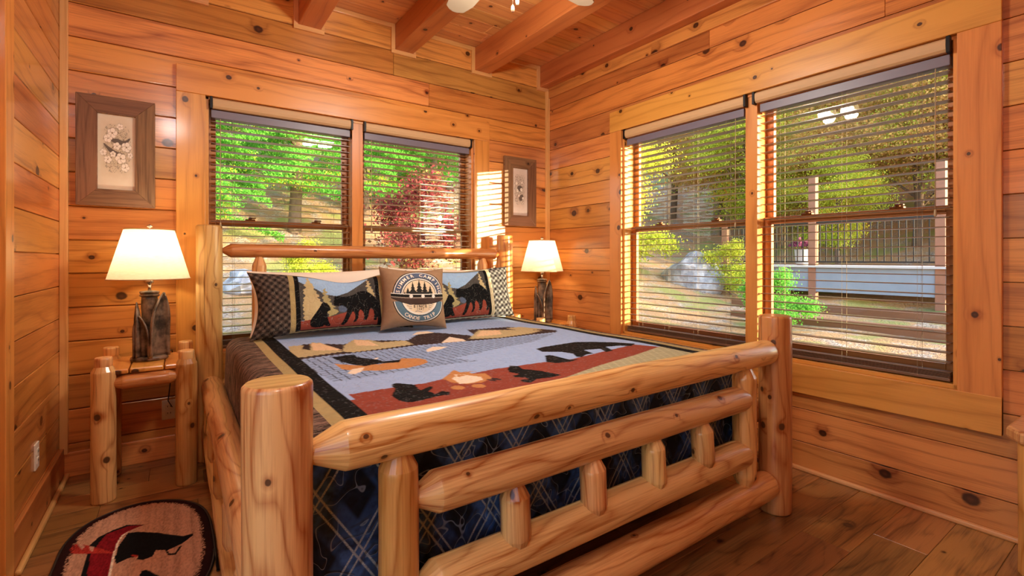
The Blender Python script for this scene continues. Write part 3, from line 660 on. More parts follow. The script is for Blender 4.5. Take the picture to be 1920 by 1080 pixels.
# art, drawn in the metres of the flat top
WX = QW[0]+RD+GX; WY = QYT-GY
art = np.zeros((ny, nx, 3)); art[:] = PAL['blue']
jit = NR.rand(ny, nx)
art[WY < -2.02] = PAL['red']
art[WY < -2.02] = PAL['red']
tri = lambda t: np.abs((t % 1)*2-1)-.5
WXj = WX+.030*tri(WY/.021)*tri(WX/.13); WYj = WY+.020*tri(WX/.027)
for col, P in QUILT_ART:
    j_ = col in ('tan', 'peach', 'dbrown')
    m = inpoly(WXj if j_ else WX, WYj if j_ else WY, P)
    if col == 'grid':
        gg = ((np.abs((WX*1.0+WY*.06)/.034 % 1-.5) > .43) | (np.abs((WY*1.0-WX*.04)/.034 % 1-.5) > .43))
        art[m] = PAL['blue']*.88; art[m & gg] = np.array(lin('4d5665')[:3])
    else: art[m] = PAL[col]*(.92+.16*jit[m][:, None])
sage_line = -2.045+(WX+2.2)*.22
sg = (WY < np.where(WX > -1.9, np.minimum(-1.93, -2.235+(WX+1.9)*.24), -9)); 
art[sg & (WY > -2.4)] = PAL['sage']
dia = (np.abs(((WX+WY*.6)/.045) % 1-.5) > .42) | (np.abs(((WX-WY*.6)/.045) % 1-.5) > .42); art[sg & dia] = PAL['sage']*1.25
for col, P in QUILT_ART:
    if col == 'black' and min(p[1] for p in P) < -1.5: art[inpoly(WX, WY, P)] = PAL['black']
bl = (WX < -2.462) | (WX > -.885); gd = (WX < -2.528) | (WX > -.825); br = (WX < -2.575) | (WX > -.785)
art[bl] = PAL['black']; art[gd] = PAL['gold']
spk = NR.rand(ny, nx) > .965
art[spk & ~gd] = art[spk & ~gd]*.6+.12
me = bpy.data.meshes.new('bear_quilt')
idx = np.arange(nx*ny).reshape(ny, nx); F = np.stack([idx[:-1, :-1], idx[1:, :-1], idx[1:, 1:], idx[:-1, 1:]], -1).reshape(-1, 4)
def npmesh(name, V, F, art, uvs, matidx=None, mats=()):
    me = bpy.data.meshes.new(name); V = V.reshape(-1, 3); me.vertices.add(len(V)); me.vertices.foreach_set('co', V.astype(np.float32).ravel())
    me.loops.add(F.size); me.loops.foreach_set('vertex_index', F.ravel().astype(np.int32)); me.polygons.add(len(F))
    me.polygons.foreach_set('loop_start', np.arange(0, F.size, F.shape[1], dtype=np.int32)); me.polygons.foreach_set('loop_total', np.full(len(F), F.shape[1], np.int32))
    me.polygons.foreach_set('use_smooth', np.ones(len(F), bool))
    for m in mats: me.materials.append(m)
    if matidx is not None: me.polygons.foreach_set('material_index', matidx.astype(np.int32).ravel())
    if art is not None:
        a = np.ones((len(V), 4), np.float32); a[:, :3] = art.reshape(-1, 3); at = me.attributes.new('art', 'FLOAT_COLOR', 'POINT'); at.data.foreach_set('color', a.ravel())
    if uvs is not None:
        u = me.uv_layers.new(name='uv'); u.data.foreach_set('uv', uvs.reshape(-1, 2)[F.ravel()].astype(np.float32).ravel())
    me.update(calc_edges=True); me.validate(); return me
brf = br[:-1, :-1]; mi = np.where(brf, 1, 0)
uvq = np.stack([GX, GY], -1)
foot = (YS[:-1, 1] < -RD*.75); mi[foot, :] = 2
# trim the hanging cloth: sides hang .30, foot hangs nearly to the lowest rail
keep = ((XS[None, :-1, 1] > -.33) | (YS[:-1, None, 1] < -RD)) & (XS[None, :-1, 1] > -.44) & (YS[:-1, None, 1] > -.47)
keep = keep & ~((XS[None, :-1, 1] < -RD) & (YS[:-1, None, 1] < -RD))
F2 = F.reshape(ny-1, nx-1, 4)[keep]; me = npmesh('bear_quilt', V, F2, art, uvq, mi[keep], (M['quilt'], M['border'], M['plaid']))
# foot uv: metres measured down the drop
quilt = bpy.data.objects.new('bear_quilt', me); COL.objects.link(quilt)
tag(quilt, 'patchwork quilt with bears, canoe and campfire spread over the log bed', 'quilt')
sm_ = quilt.modifiers.new('thick', 'SOLIDIFY'); sm_.thickness = .008; sm_.offset = -1
# free corner of the quilt poking out beside the right foot upright
mb = MB(); n = len(mb.v)
cp = [(-.80, -2.335, .52), (-.71, -2.345, .50), (-.675, -2.36, .46), (-.665, -2.365, .40), (-.70, -2.355, .355), (-.80, -2.335, .345)]
mb.prism([(a, c) for a, b, c in reversed(cp)], -2.345, -2.33, axis=1); mb.build('corner_flap', M['plaid'], quilt, bevel=.005)

# ================================================================ PILLOWS
def pillow(name, w, h, t, mats, paint, M4, nu=220, nv=120, sag=0, ear=.10, ubor=None, seed=0, crease=.006):
    U, Vv = np.meshgrid(np.linspace(-1, 1, nu), np.linspace(-1, 1, nv)); out = []
    rs = np.random.RandomState(seed); ph = rs.rand(6)*6
    cx = 1-ear*(1-Vv**2)*np.abs(U)**3*.55; cy = 1-ear*(1-U**2)*np.abs(Vv)**3*1.0*(w/h)**0*.8
    X = w/2*U*cx; Y = h/2*Vv*cy-sag*np.exp(-((U-.12)/.38)**2)*np.clip((Vv+1)/2, 0, 1)**2
    T = t*np.clip(1-U**4, 0, 1)**.55*np.clip(1-Vv**4, 0, 1)**.55
    T = T+crease*(np.sin(U*6+ph[0]+Vv*3)*np.sin(Vv*5+ph[1]))*(1-U**2)*(1-Vv**2)+crease*.8*np.sin(np.arctan2(Vv, U)*14+ph[2])*np.clip((U**2+Vv**2)/2-.35, 0, 1)*(1-U**8)*(1-Vv**8)
    Vf = np.stack([X, Y, T], -1); Vb = np.stack([X, Y, -T*.8-.0005], -1)
    idx = np.arange(nu*nv).reshape(nv, nu); Ff = np.stack([idx[:-1, :-1], idx[:-1, 1:], idx[1:, 1:], idx[1:, :-1]], -1).reshape(-1, 4)
    Fb = Ff[:, ::-1]+nu*nv
    art = paint((U+1)/2, (Vv+1)/2, w, h, rs); A = np.concatenate([art.reshape(-1, 3)]*2)
    uv = np.stack([(U+1)/2*w, (Vv+1)/2*h], -1).reshape(-1, 2); uv = np.concatenate([uv, uv])
    me = npmesh(name, np.concatenate([Vf.reshape(-1, 3), Vb.reshape(-1, 3)]), np.concatenate([Ff, Fb]), A, uv, None, mats)
    o = bpy.data.objects.new(name, me); COL.objects.link(o); o.matrix_world = M4
    def surf(u, v):   # u,v in 0..1 -> local point on the front
        a, b = u*2-1, v*2-1; c1 = 1-ear*(1-b*b)*abs(a)**3*.55; c2 = 1-ear*(1-a*a)*abs(b)**3*.8
        tt = t*max(0, 1-a**4)**.55*max(0, 1-b**4)**.55
        tt += crease*(math.sin(a*6+ph[0]+b*3)*math.sin(b*5+ph[1]))*(1-a*a)*(1-b*b)
        return Vector((w/2*a*c1, h/2*b*c2-sag*math.exp(-((a-.12)/.38)**2)*((b+1)/2)**2, tt))
    return o, surf
def lean(cx, yb, zb, h, lean_deg, yaw=0, roll=0):
    """stand a pillow: bottom edge centre at (cx, yb, zb), leaning back by lean_deg; local z faces the foot of the bed"""
    a = R_(lean_deg)
    return Matrix.Translation((cx, yb, zb)) @ Matrix.Rotation(R_(yaw), 4, 'Z') @ Matrix.Rotation(math.pi/2-a, 4, 'X') @ Matrix.Rotation(R_(roll), 4, 'Z') @ Matrix.Translation((0, h/2, 0))
def S(L): return [((x-575)/1025, (940-y)/700) for x, y in L]
BEAR = smooth(S([(1000, 600), (1002, 635), (1045, 650), (1110, 640), (1160, 665), (1180, 700), (1120, 830), (1080, 890), (1145, 890), (1235, 730), (1265, 720), (1285, 800), (1240, 865), (1310, 850), (1338, 700), (1390, 720), (1410, 800), (1385, 845), (1450, 838), (1495, 690), (1540, 700), (1555, 800), (1530, 850), (1598, 850), (1610, 640), (1585, 580), (1540, 530), (1470, 487), (1400, 472), (1340, 480), (1280, 515), (1200, 535), (1120, 535), (1040, 528), (1015, 545), (1020, 570)]), 1)
CUB = smooth(S([(688, 850), (695, 795), (770, 715), (835, 640), (850, 612), (890, 600), (930, 618), (968, 690), (912, 712), (905, 750), (930, 840), (962, 890), (900, 887), (870, 868), (850, 892), (720, 892)]), 1)
PINE1 = S([(690, 280), (720, 330), (705, 335), (770, 430), (745, 430), (830, 540), (800, 540), (890, 640), (860, 650), (900, 760), (620, 800), (610, 600), (640, 590), (615, 560), (650, 540), (620, 470), (660, 450), (640, 400), (672, 380)])
PINE2 = S([(900, 425), (930, 500), (915, 500), (975, 590), (950, 592), (1020, 660), (995, 668), (1070, 720), (940, 775), (900, 700), (870, 640), (890, 600), (860, 560), (885, 520), (870, 490)])
PINE3 = S([(1490, 290), (1530, 400), (1515, 400), (1570, 500), (1590, 570), (1500, 510), (1470, 480), (1490, 440), (1465, 420), (1485, 380)])
HILL = S([(560, 360), (640, 400), (800, 455), (900, 510), (1050, 528), (1200, 480), (1350, 395), (1480, 320), (1620, 230), (1620, 760), (560, 800)])
GRD = smooth(S([(560, 800), (620, 800), (700, 792), (930, 778), (1150, 730), (1330, 690), (1450, 720), (1500, 690), (1620, 790), (1620, 1000), (560, 1000)]), 1)
def sham_paint(cool):
    def f(U, V, w, h, rs):
        A = np.zeros(U.shape+(3,)); X = U*w; Y = V*h
        p1 = (X+Y*1.1)/.045; p2 = (X-Y*1.1)/.045
        s = .5+.5*np.sin(p1*2*np.pi)*1.0; s2 = .5+.5*np.sin(p2*2*np.pi)
        th = .5+.5*np.sin((X+Y*1.1)/.0105*6.283)*np.sin((X-Y*1.1)/.0105*6.283); pl = (.25+.75*th)*((s+s2)/2)**1.6+.22*(rs.rand(*U.shape)-.5)
        lightc = np.array(lin('bcbab8' if cool else 'a08c7c')[:3])
        A[:] = PAL['plaidd']; A += pl[..., None]*(lightc-PAL['plaidd'])*(.95 if cool else .7)
        ew = .265
        inn = (U > ew-.055) & (U < 1-ew+.055) & (V > .012) & (V < .975)
        A[inn] = PAL['gold'] if not cool else np.array(lin('cbbf9c')[:3])
        inn = (U > ew-.025) & (U < 1-ew+.025) & (V > .03) & (V < .95); A[inn] = PAL['black']
        inn = (U > ew) & (U < 1-ew) & (V > .04) & (V < .935); x = (U-ew)/(1-2*ew); y = V
        x = np.where(inn, x, -9)
        A[inn] = PAL['sky']
        for P, c in ((HILL, 'hill'), (PINE1, 'tan'), (PINE2, 'olive'), (PINE3, 'tan'), (GRD, 'red'), (CUB, 'black'), (S([(1060, 660), (1100, 640), (1160, 660), (1175, 700), (1140, 730), (1070, 715)]), 'slate'), (BEAR, 'black')):
            xj = x+(.022*(np.abs((y*16 % 1)*2-1)-.5) if c in ('tan', 'olive') else 0)
            A[inpoly(xj, y, P)] = PAL[c]
        return A
    return f
sh, _ = pillow('pillow_sham', .94, .385, .075, (M['sham'],), sham_paint(False), lean(-2.125, -.655, .755, .385, 17, yaw=0), nu=300, nv=130, sag=.052, ear=.19, seed=3)
tag(sh, 'wide bear and cub sham with brown plaid end at the left of the bed', 'pillow', 'bear shams')
sh, _ = pillow('pillow_sham', .92, .385, .075, (M['sham'],), sham_paint(True), lean(-1.265, -.565, .755, .385, 15, yaw=-3, roll=1.5), nu=300, nv=130, sag=.012, ear=.10, seed=5)
tag(sh, 'wide bear and cub sham with grey plaid end at the right of the bed', 'pillow', 'bear shams')
def white_paint(U, V, w, h, rs):
    A = np.zeros(U.shape+(3,)); A[:] = np.array(lin('f1e2d0')[:3]); return A
for cx, lab, yw in ((-2.12, 'plain white bed pillow behind the left bear sham', 0), (-1.26, 'plain white bed pillow behind the right bear sham', -2)):
    o, _ = pillow('bed_pillow', .90, .40, .065, (M['linen'],), white_paint, lean(cx, -.46, .755, .40, 20, yaw=yw, roll=.5 if cx < -2 else -1), nu=60, nv=40, seed=8, ear=.14)
    tag(o, lab, 'pillow', 'white bed pillows')
# camping cushion
def camp_paint(U, V, w, h, rs):
    A = np.zeros(U.shape+(3,)); A[:] = PAL['taupe']; X = (U-.54)*w; Y = (V-.485)*h; rr = np.hypot(X, Y); R0 = .168
    up = Y > .0
    for r_, c in ((R0+.006, 'ink'), (R0, 'white'), (R0-.006, 'slate')): A[(rr < r_) & (np.abs(Y) > 0) & (up | (Y < -.03))] = PAL[c]
    A[(rr < R0-.006) & (Y < -.03)] = PAL['lblue']
    A[(rr < .122)] = PAL['ink']; A[(rr < .118)] = PAL['white']; A[(rr < .110) & up] = PAL['ink']; A[(rr < .106)] = np.array(lin('e4cfae')[:3])
    # pines above the canoe
    for px, ht, wd in ((-.075, .045, .03), (-.042, .085, .042), (0, .095, .05), (.035, .088, .04), (.07, .06, .034), (-.095, .02, .015)):
        yy = (Y-.012)/ht; wv = wd/2*(1-yy)*(.75+.5*((yy*5) % 1))
        A[(yy > 0) & (yy < 1) & (np.abs(X-px) < (wd/2*(1-yy))*(1.25-.6*((yy*4.5) % 1))) & (rr < .104)] = PAL['ink']
    A[(Y > .0) & (Y < .03) & (np.abs(X) < .085) & (rr < .104)] = PAL['ink']*1.3
    # water lines
    wl = (np.abs(((Y+.004*np.sin(X*90))/.012) % 1-.5) > .36) & (Y < -.045) & (rr < .10); A[wl] = PAL['slate']
    A[(Y < -.048) & (Y > -.088) & (np.abs(X+.0) < .052)] = np.array(lin('e4cfae')[:3])
    # canoe
    yb = -.052+.048*(np.abs(X)/.185)**2.4; yt = .016+.012*(np.abs(X)/.185)**3
    cn = (Y > yb) & (Y < yt) & (np.abs(X) < .183)
    A[cn] = np.array(lin('4a3a34')[:3]); A[cn & (Y > yt-.005)] = PAL['white']; A[cn & (Y < yt-.005) & (Y > yt-.022)] = PAL['ink']*.6
    A[cn & (Y < yt-.022) & (Y > yt-.027)] = np.array(lin('a09284')[:3]); A[cn & (Y < yb+.003)] = PAL['ink']*.5
    for px in (-.055, .02, .09): A[cn & (np.hypot(X-px, Y-.001) < .011)] = PAL['white']
    return A
camp, cs = pillow('camping_cushion', .425, .40, .085, (M['print'],), camp_paint, lean(-1.695, -.765, .757, .40, 15, yaw=-6, roll=-2), nu=260, nv=250, ear=.17, seed=9, crease=.005)
tag(camp, 'small square taupe cushion printed SUMMER CAMPING and CANOE TRIP with a canoe', 'cushion')
def letters(text, ang0, ang1, rad, size, mat, inward=False, straight=None):
    mb = MB(); n = len(text)
    for i, ch in enumerate(text):
        if ch == ' ': continue
        cu = bpy.data.curves.new('t', 'FONT'); cu.body = ch; cu.size = size*1.35; cu.align_x = 'CENTER'; cu.offset = size*.03; cu.resolution_u = 2
        ob = bpy.data.objects.new('t', cu); COL.objects.link(ob); bpy.context.view_layer.update()
        me_ = bpy.data.meshes.new_from_object(ob); bpy.data.objects.remove(ob); bpy.data.curves.remove(cu)
        if straight: ox, oy, rot = straight[0]+(i-(n-1)/2)*size*1.05, straight[1], 0
        else:
            a = R_(ang0+(ang1-ang0)*i/(n-1)); ox, oy = rad*math.cos(a), rad*math.sin(a); rot = a-math.pi/2 if not inward else a+math.pi/2
        b = len(mb.v); ok = []
        for v in me_.vertices:
            lx, ly = v.co.x, v.co.y-size*.48
            gx = ox+lx*math.cos(rot)-ly*math.sin(rot); gy = oy+lx*math.sin(rot)+ly*math.cos(rot)
            p = cs(gx/.425+.54, gy/.40+.485); mb.v.append((p.x, p.y, p.z+.0015))
        for p in me_.polygons: mb.face([b+k for k in p.vertices], [(0, 0)]*len(p.vertices), (0, 0, 0))
        bpy.data.meshes.remove(me_)
    return mb.build('lettering', mat, camp)
letters('SUMMER', 167, 107.8, .142, .024, M['linen']); letters('CAMPING', 84.1, 13, .142, .024, M['linen'])
letters('CANOE', 232, 265.8, .142, .024, M['linen'], inward=True); letters('TRIP', 282.7, 308, .142, .024, M['linen'], inward=True)
letters('SINCE', 0, 0, 0, .017, M['dark_pl'], straight=(0, -.062)); letters('1987', 0, 0, 0, .011, M['dark_pl'], straight=(0, -.080))

# ================================================================ NIGHTSTANDS, LAMPS
def nightstand(cx, lab, h=.70, dx=.17):
    root = empty('log_nightstand', (cx, -.295, 0)); tag(root, lab, 'nightstand', 'log nightstands beside the bed')
    for sx in (-1, 1):
        for sy in (-1, 1):
            mb = MB(); x, y = sx*dx, sy*.172
            log(mb, (x, y, 0), (x, y, h-.03 if sy < 0 else h-.03), .050 if sy < 0 else .046, 'flat', 'cone', tl=.028, tip=.72, seg=20, lump=.02)
            mb.build('leg', M['log'], root)
    for sy in (-1, 1):
        mb = MB(); log(mb, (-dx+.03, sy*.172-.004, .578), (dx-.03, sy*.172-.004, .582), .037, 'cone', 'cone', tl=.045, tip=.5, seg=16); mb.build('rail', M['log'], root)
    for sx in (-1, 1):
        mb = MB(); log(mb, (sx*dx, -.14, .578), (sx*dx, .14, .578), .034, 'cone', 'cone', tl=.045, tip=.5, seg=16); mb.build('rail', M['log'], root)
    for a, b in ((-.215, -.072), (-.068, .072), (.076, .215)):
        MB().box((a, -.19, .622), (b, .21, .646), g=1, r=(random.random(), random.uniform(.6, .9), random.random()*.3)).build('top_board', M['trim'], root, bevel=.006)
    for sx in (-1, 1):
        for sy in (-1, 1):
            mb = MB(); log(mb, (sx*dx, sy*.172, .66), (sx*dx, sy*.172, .712), .036, 'flat', 'flat', seg=18); mb.build('leg_top', M['log'], root)
    return root
nightstand(-3.04, 'log nightstand with thick round legs left of the bed, under the larger-looking lamp')
nightstand(-.285, 'log nightstand in the room corner right of the bed, mostly hidden')
def lamp(cx, lab, rz=0):
    root = empty('table_lamp', (cx, -.27, .6465), rz); tag(root, lab, 'lamp', 'matching bark-based lamps with cream shades')
    mb = MB(); mb.lathe([(.080, 0), (.086, .006), (.084, .018), (.074, .024)], 28, sy=.80); mb.build('base', M['bark'], root)
    mb = MB(); mb.tube([(0, .008, .02+.34*i/10) for i in range(11)], [.038+.002*math.sin(i*1.7) for i in range(11)], 18, lump=.05, seed=cx); mb.build('trunk', M['bark'], root)
    mb = MB(); mb.lathe([(.040, .345), (.046, .350), (.044, .356), (.040, .360), (.045, .366), (.044, .374), (.02, .378)], 24, (0, .008, 0)); mb.build('collar', M['bark'], root)
    def husk(ang, dist, H, wd, leanx, tipc):
        mb = MB(); nu, nvv = 9, 16; n = 0
        for j in range(nvv):
            t = j/(nvv-1); hw = wd*(1-.08*t)*(1-max(0, (t-.5)/.5)**2.2)+.002; z = .02+H*t
            out = dist+tipc*max(0, t-.5)**2*4
            for i in range(nu):
                a = (i/(nu-1)-.5)*math.pi*1.05; px = math.sin(a)*hw; py = math.cos(a)*hw*.75
                p = Vector((px+leanx*t**3, -(out+hw*.55)+py, z+(.012*abs(math.sin(a))*t))); mb.v.append(tuple(Matrix.Rotation(ang, 3, 'Z') @ p))
        for j in range(nvv-1):
            for i in range(nu-1): mb.face([j*nu+i, j*nu+i+1, (j+1)*nu+i+1, (j+1)*nu+i], [(0, 0)]*4, (0, 0, 0), True)
        return mb.build('curled_bark', M['bark'], root, solid=.008)
    husk(R_(42), .046, .335, .050, .034, .012); husk(R_(-32), .044, .215, .038, -.022, .010); husk(R_(-80), .044, .285, .034, -.01, .012); husk(R_(135), .044, .25, .036, .01, .012)
    mb = MB(); mb.tube([(0, .008, .37), (0, .008, .42)], .008, 10); mb.lathe([(.018, .418), (.020, .43), (.016, .455), (.012, .46)], 16, (0, .008, 0)); mb.build('socket', M['chrome'], root)
    mb = MB(); mb.lathe([(.012, .462), (.020, .485), (.027, .515), (.020, .54), (.008, .552)], 16, (0, .008, 0)); mb.build('bulb', M['bulb'], root)
    mb = MB()
    for s in (-1, 1): mb.tube([(s*.012, .008, .44), (s*.055, .008, .48), (s*.058, .008, .56), (s*.03, .008, .66), (0, .008, .712)], .0016, 6)
    for k in range(3): a = k*2.094; mb.tube([(0, .008, .711), (.112*math.cos(a), .008+.112*math.sin(a), .711)], .0018, 6)
    mb.build('harp', M['chrome'], root)
    mb = MB(); mb.lathe([(.186, .443), (.1135, .712)], 48, (0, .008, 0), cap=False); s = mb.build('lamp_shade', M['shade'], root)
    for rr, zz in ((.1868, .443), (.1142, .712)):
        mb = MB(); mb.tube([(rr*math.cos(a*math.pi/24), .008+rr*math.sin(a*math.pi/24), zz) for a in range(49)], .0028, 6, cap=False)
        mb.build('shade_rim', M['shade_tan'], s)
    mb = MB(); mb.lathe([(.010, .712), (.010, .718), (.004, .722), (.013, .729), (.015, .733), (.003, .744)], 14, (0, .008, 0)); mb.build('finial', M['chrome'], root)
    ld = bpy.data.lights.new('lamp_bulb_light', 'POINT'); ld.energy = SIDE_LAMP_WATT; ld.color = (1, .88, .70); ld.shadow_soft_size = .035
    lo = bpy.data.objects.new('lamp_bulb_light', ld); COL.objects.link(lo); lo.parent = root; lo.location = (0, .008, .60)
    return root
l1_ = lamp(-3.035, 'lit table lamp with curled bark base and cream shade on the left nightstand')
mb = MB(); mb.tube([(.07, .06, .01), (.10, .20, .012), (.10, .232, .0), (.105, .24, -.06), (.08, .245, -.30), (.10, .262, -.345)], .003, 8); mb.build('power_cord', M['dark_pl'], l1_)
lamp(-.285, 'lit bark-based table lamp with cream shade in the corner right of bed', R_(-35))

# ================================================================ PICTURES
def picture(cx, W, H, w, h, paint, lab, z0=1.498):
    root = empty('framed_picture', (cx, -.004, z0+H/2)); tag(root, lab, 'picture', 'wood-framed flower prints')
    a, b = W/2, H/2; c, d = w/2, h/2
    for nm, P in (('frame_side', [(-a, -b), (-c, -d), (-c, d), (-a, b)]), ('frame_side', [(a, b), (c, d), (c, -d), (a, -b)]), ('frame_side', [(-a, b), (-c, d), (c, d), (a, b)]), ('frame_side', [(a, -b), (c, -d), (-c, -d), (-a, -b)])):
        mb = MB(); vert = abs(P[0][0]-P[3][0]) < .01
        mb.prism(P, -.026, 0, axis=1, g=(1 if vert else 0)); mb.build(nm, M['frame_wood'], root, bevel=.0015, seg=1)
    nu, nv = 110, 220; U, V = np.meshgrid(np.linspace(0, 1, nu), np.linspace(0, 1, nv))
    Vt = np.stack([(U-.5)*w*1.02, 0*U-.008, (V-.5)*h*1.02], -1); idx = np.arange(nu*nv).reshape(nv, nu); F = np.stack([idx[:-1, :-1], idx[:-1, 1:], idx[1:, 1:], idx[1:, :-1]], -1).reshape(-1, 4)
    me = npmesh('print', Vt, F, paint(U, V), np.stack([U, V], -1), None, (M['artprint'],)); o = bpy.data.objects.new('print', me); COL.objects.link(o); o.parent = root
    return root
def blossoms(pts, birds, bgc, seed, dark):
    def f(U, V):
        rs = np.random.RandomState(seed); A = np.zeros(U.shape+(3,)); A[:] = np.array(lin(bgc)[:3])
        X = U; Y = V*2.0
        cl = np.exp(-((X-.5)/.42)**4-((Y-1.1)/.75)**4); A = A*(1-cl[..., None]*.25*np.array([1, 1.05, 1.25]))
        ns = sum(np.sin(X*fx*6.28+p1)*np.sin(Y*fy*6.28+p2) for fx, fy, p1, p2 in ((3, 4, 1, 2), (7, 5, .3, 4), (11, 9, 2, .2), (17, 13, 5, 1)))/4
        A[(cl > .6) & (ns > .22)] *= .62; A[(cl > .75) & (ns < -.30)] *= np.array([.35, .32, .30])*(1 if dark else 1.4)
        for P in birds: A[inpoly(X, Y, smooth(P, 2))] = np.array(lin('6b6058')[:3])
        for (x, y, r) in pts:
            a0 = rs.rand()*6
            for k in range(5):
                a = a0+k*1.257; d = np.hypot(X-x-.6*r*math.cos(a), Y-y-.6*r*math.sin(a)); A[d < r*.56] = np.array(lin('9a8f80')[:3]); A[d < r*.50] = np.array(lin('f6efe2')[:3])
            A[np.hypot(X-x, Y-y) < r*.16] = np.array(lin('8d7148')[:3])
        return A
    return f
picture(-3.194, .352, .622, .169, .430, blossoms([(.38, 1.50, .12), (.27, 1.35, .10), (.58, 1.68, .08), (.5, 1.17, .09), (.75, 1.16, .12), (.6, .85, .13), (.27, .80, .09), (.72, .62, .10), (.15, .98, .08), (.40, .95, .07), (.85, .95, .07)],
    [[(.12, 1.25), (.2, 1.12), (.35, .95), (.55, .88), (.7, .98), (.5, 1.02), (.35, 1.1)], [(.3, 1.32), (.5, 1.38), (.68, 1.3), (.88, 1.45), (.8, 1.28), (.6, 1.2), (.45, 1.22)]], 'ebdfc9', 2, False),
    'dark-framed print of birds among white blossoms above the left lamp')
picture(-.339, .356, .622, .169, .430, blossoms([(.3, 1.35, .06), (.6, 1.1, .07), (.45, .85, .05), (.65, 1.4, .05), (.35, 1.05, .06), (.7, .75, .05)],
    [[(.3, 1.2), (.5, 1.3), (.7, 1.2), (.6, 1.0), (.4, 1.05)], [(.4, .8), (.7, .95), (.75, .7), (.5, .6)]], 'e6d8cc', 5, True),
    'dark-framed print of dark flower sprigs near the room corner')

# ================================================================ RUG
OUT = smooth([(-3.305, -2.0), (-3.305, -1.30), (-3.304, -1.0), (-3.300, -.86), (-3.262, -.735), (-3.19, -.655), (-3.085, -.612), (-2.98, -.632), (-2.885, -.70), (-2.82, -.80), (-2.790, -.93), (-2.784, -1.10), (-2.784, -1.30), (-2.784, -2.0)], 2)
OUT = [p for p in OUT if p[1] > -1.5]; OUT = sorted([p for p in OUT if p[0] < -3.085], key=lambda p: (p[1], p[0]))+sorted([p for p in OUT if p[0] >= -3.085], key=lambda p: -p[1])
low = [(x, -2.25-y) for x, y in OUT if y > -1.0]; L_ = [p for p in low if p[0] < -3.085]; R2 = [p for p in low if p[0] >= -3.085]
OUTL = [p for p in OUT]+[(-2.784, -1.25)]+sorted(R2, key=lambda p: -p[1])+sorted(L_, key=lambda p: p[1])
ds = .004; xs = np.arange(-3.31, -2.775, ds); ys = np.arange(-1.65, -.605, ds); GX, GY = np.meshgrid(xs, ys)
inside = inpoly(GX, GY, OUTL)
dist = np.full(GX.shape, 9.0); OP = np.array(OUTL)
for i in range(len(OP)):
    a = OP[i]; b = OP[(i+1) % len(OP)]; ab = b-a; L2 = max(1e-9, (ab**2).sum()); t = np.clip(((GX-a[0])*ab[0]+(GY-a[1])*ab[1])/L2, 0, 1)
    dist = np.minimum(dist, np.hypot(GX-a[0]-t*ab[0], GY-a[1]-t*ab[1]))
A = np.zeros(GX.shape+(3,)); st = NR.rand(len(xs)//2+2).repeat(2)[:len(xs)]; st = (st+np.roll(st, 1))/2
v2 = NR.rand(len(ys)//3+2, len(xs)).repeat(3, 0)[:len(ys)]
A[:] = PAL['rug']; A *= (1.05-.62*np.clip(st[None, :]*.5+v2*.6-.25, 0, 1))[..., None]
for col, P in RUG_ART:
    m = inpoly(GX, GY, P); A[m] = PAL[col]*(.7+.6*v2[m][:, None])
A[dist < .030+.018*NR.rand(*GX.shape)] = PAL['rugd']
Z = .004+.010*np.clip(dist/.012, 0, 1)**.5
idx = np.arange(GX.size).reshape(GX.shape); F = np.stack([idx[:-1, :-1], idx[:-1, 1:], idx[1:, 1:], idx[1:, :-1]], -1); kp = inside[:-1, :-1] & inside[1:, 1:] & inside[1:, :-1] & inside[:-1, 1:]
me = npmesh('oval_rug', np.stack([GX, GY, Z], -1), F[kp], A, np.stack([GX, GY], -1), None, (M['rug'],)); rug = bpy.data.objects.new('oval_rug', me); COL.objects.link(rug)
tag(rug, 'small rounded tan rug with dark border and red canoe, left of the bed', 'rug')
mb = MB(); mb.tube([(p[0], p[1], .007) for p in OUTL+OUTL[:1]], .0055, 8, cap=False); mb.build('binding', M['dark_pl'], rug)

# ================================================================ OUTLETS, FAN, SIDE TABLE
def outlet(loc, rz, lab):
    root = empty('wall_outlet', loc, rz); tag(root, lab, 'outlet')
    MB().box((-.036, -.007, -.058), (.036, 0, .058)).build('cover_plate', M['white_pl'], root, bevel=.002)
    for z in (-.02, .02):
        mb = MB(); mb.box((-.017, -.010, z-.014), (.017, -.006, z+.014)); s = mb.build('socket_face', M['white_pl'], root, bevel=.003)
        mb = MB(); mb.box((-.009, -.0108, z-.004), (-.006, -.0095, z+.006)); mb.box((.006, -.0108, z-.004), (.009, -.0095, z+.006)); mb.build('slots', M['dark_pl'], s)
    return root
outlet((-2.95, 0, .288), 0, 'white outlet on the back wall, half hidden by the left nightstand leg')
outlet((-LW, -.565, .31), math.pi/2, 'white outlet on the left wall above the baseboard')

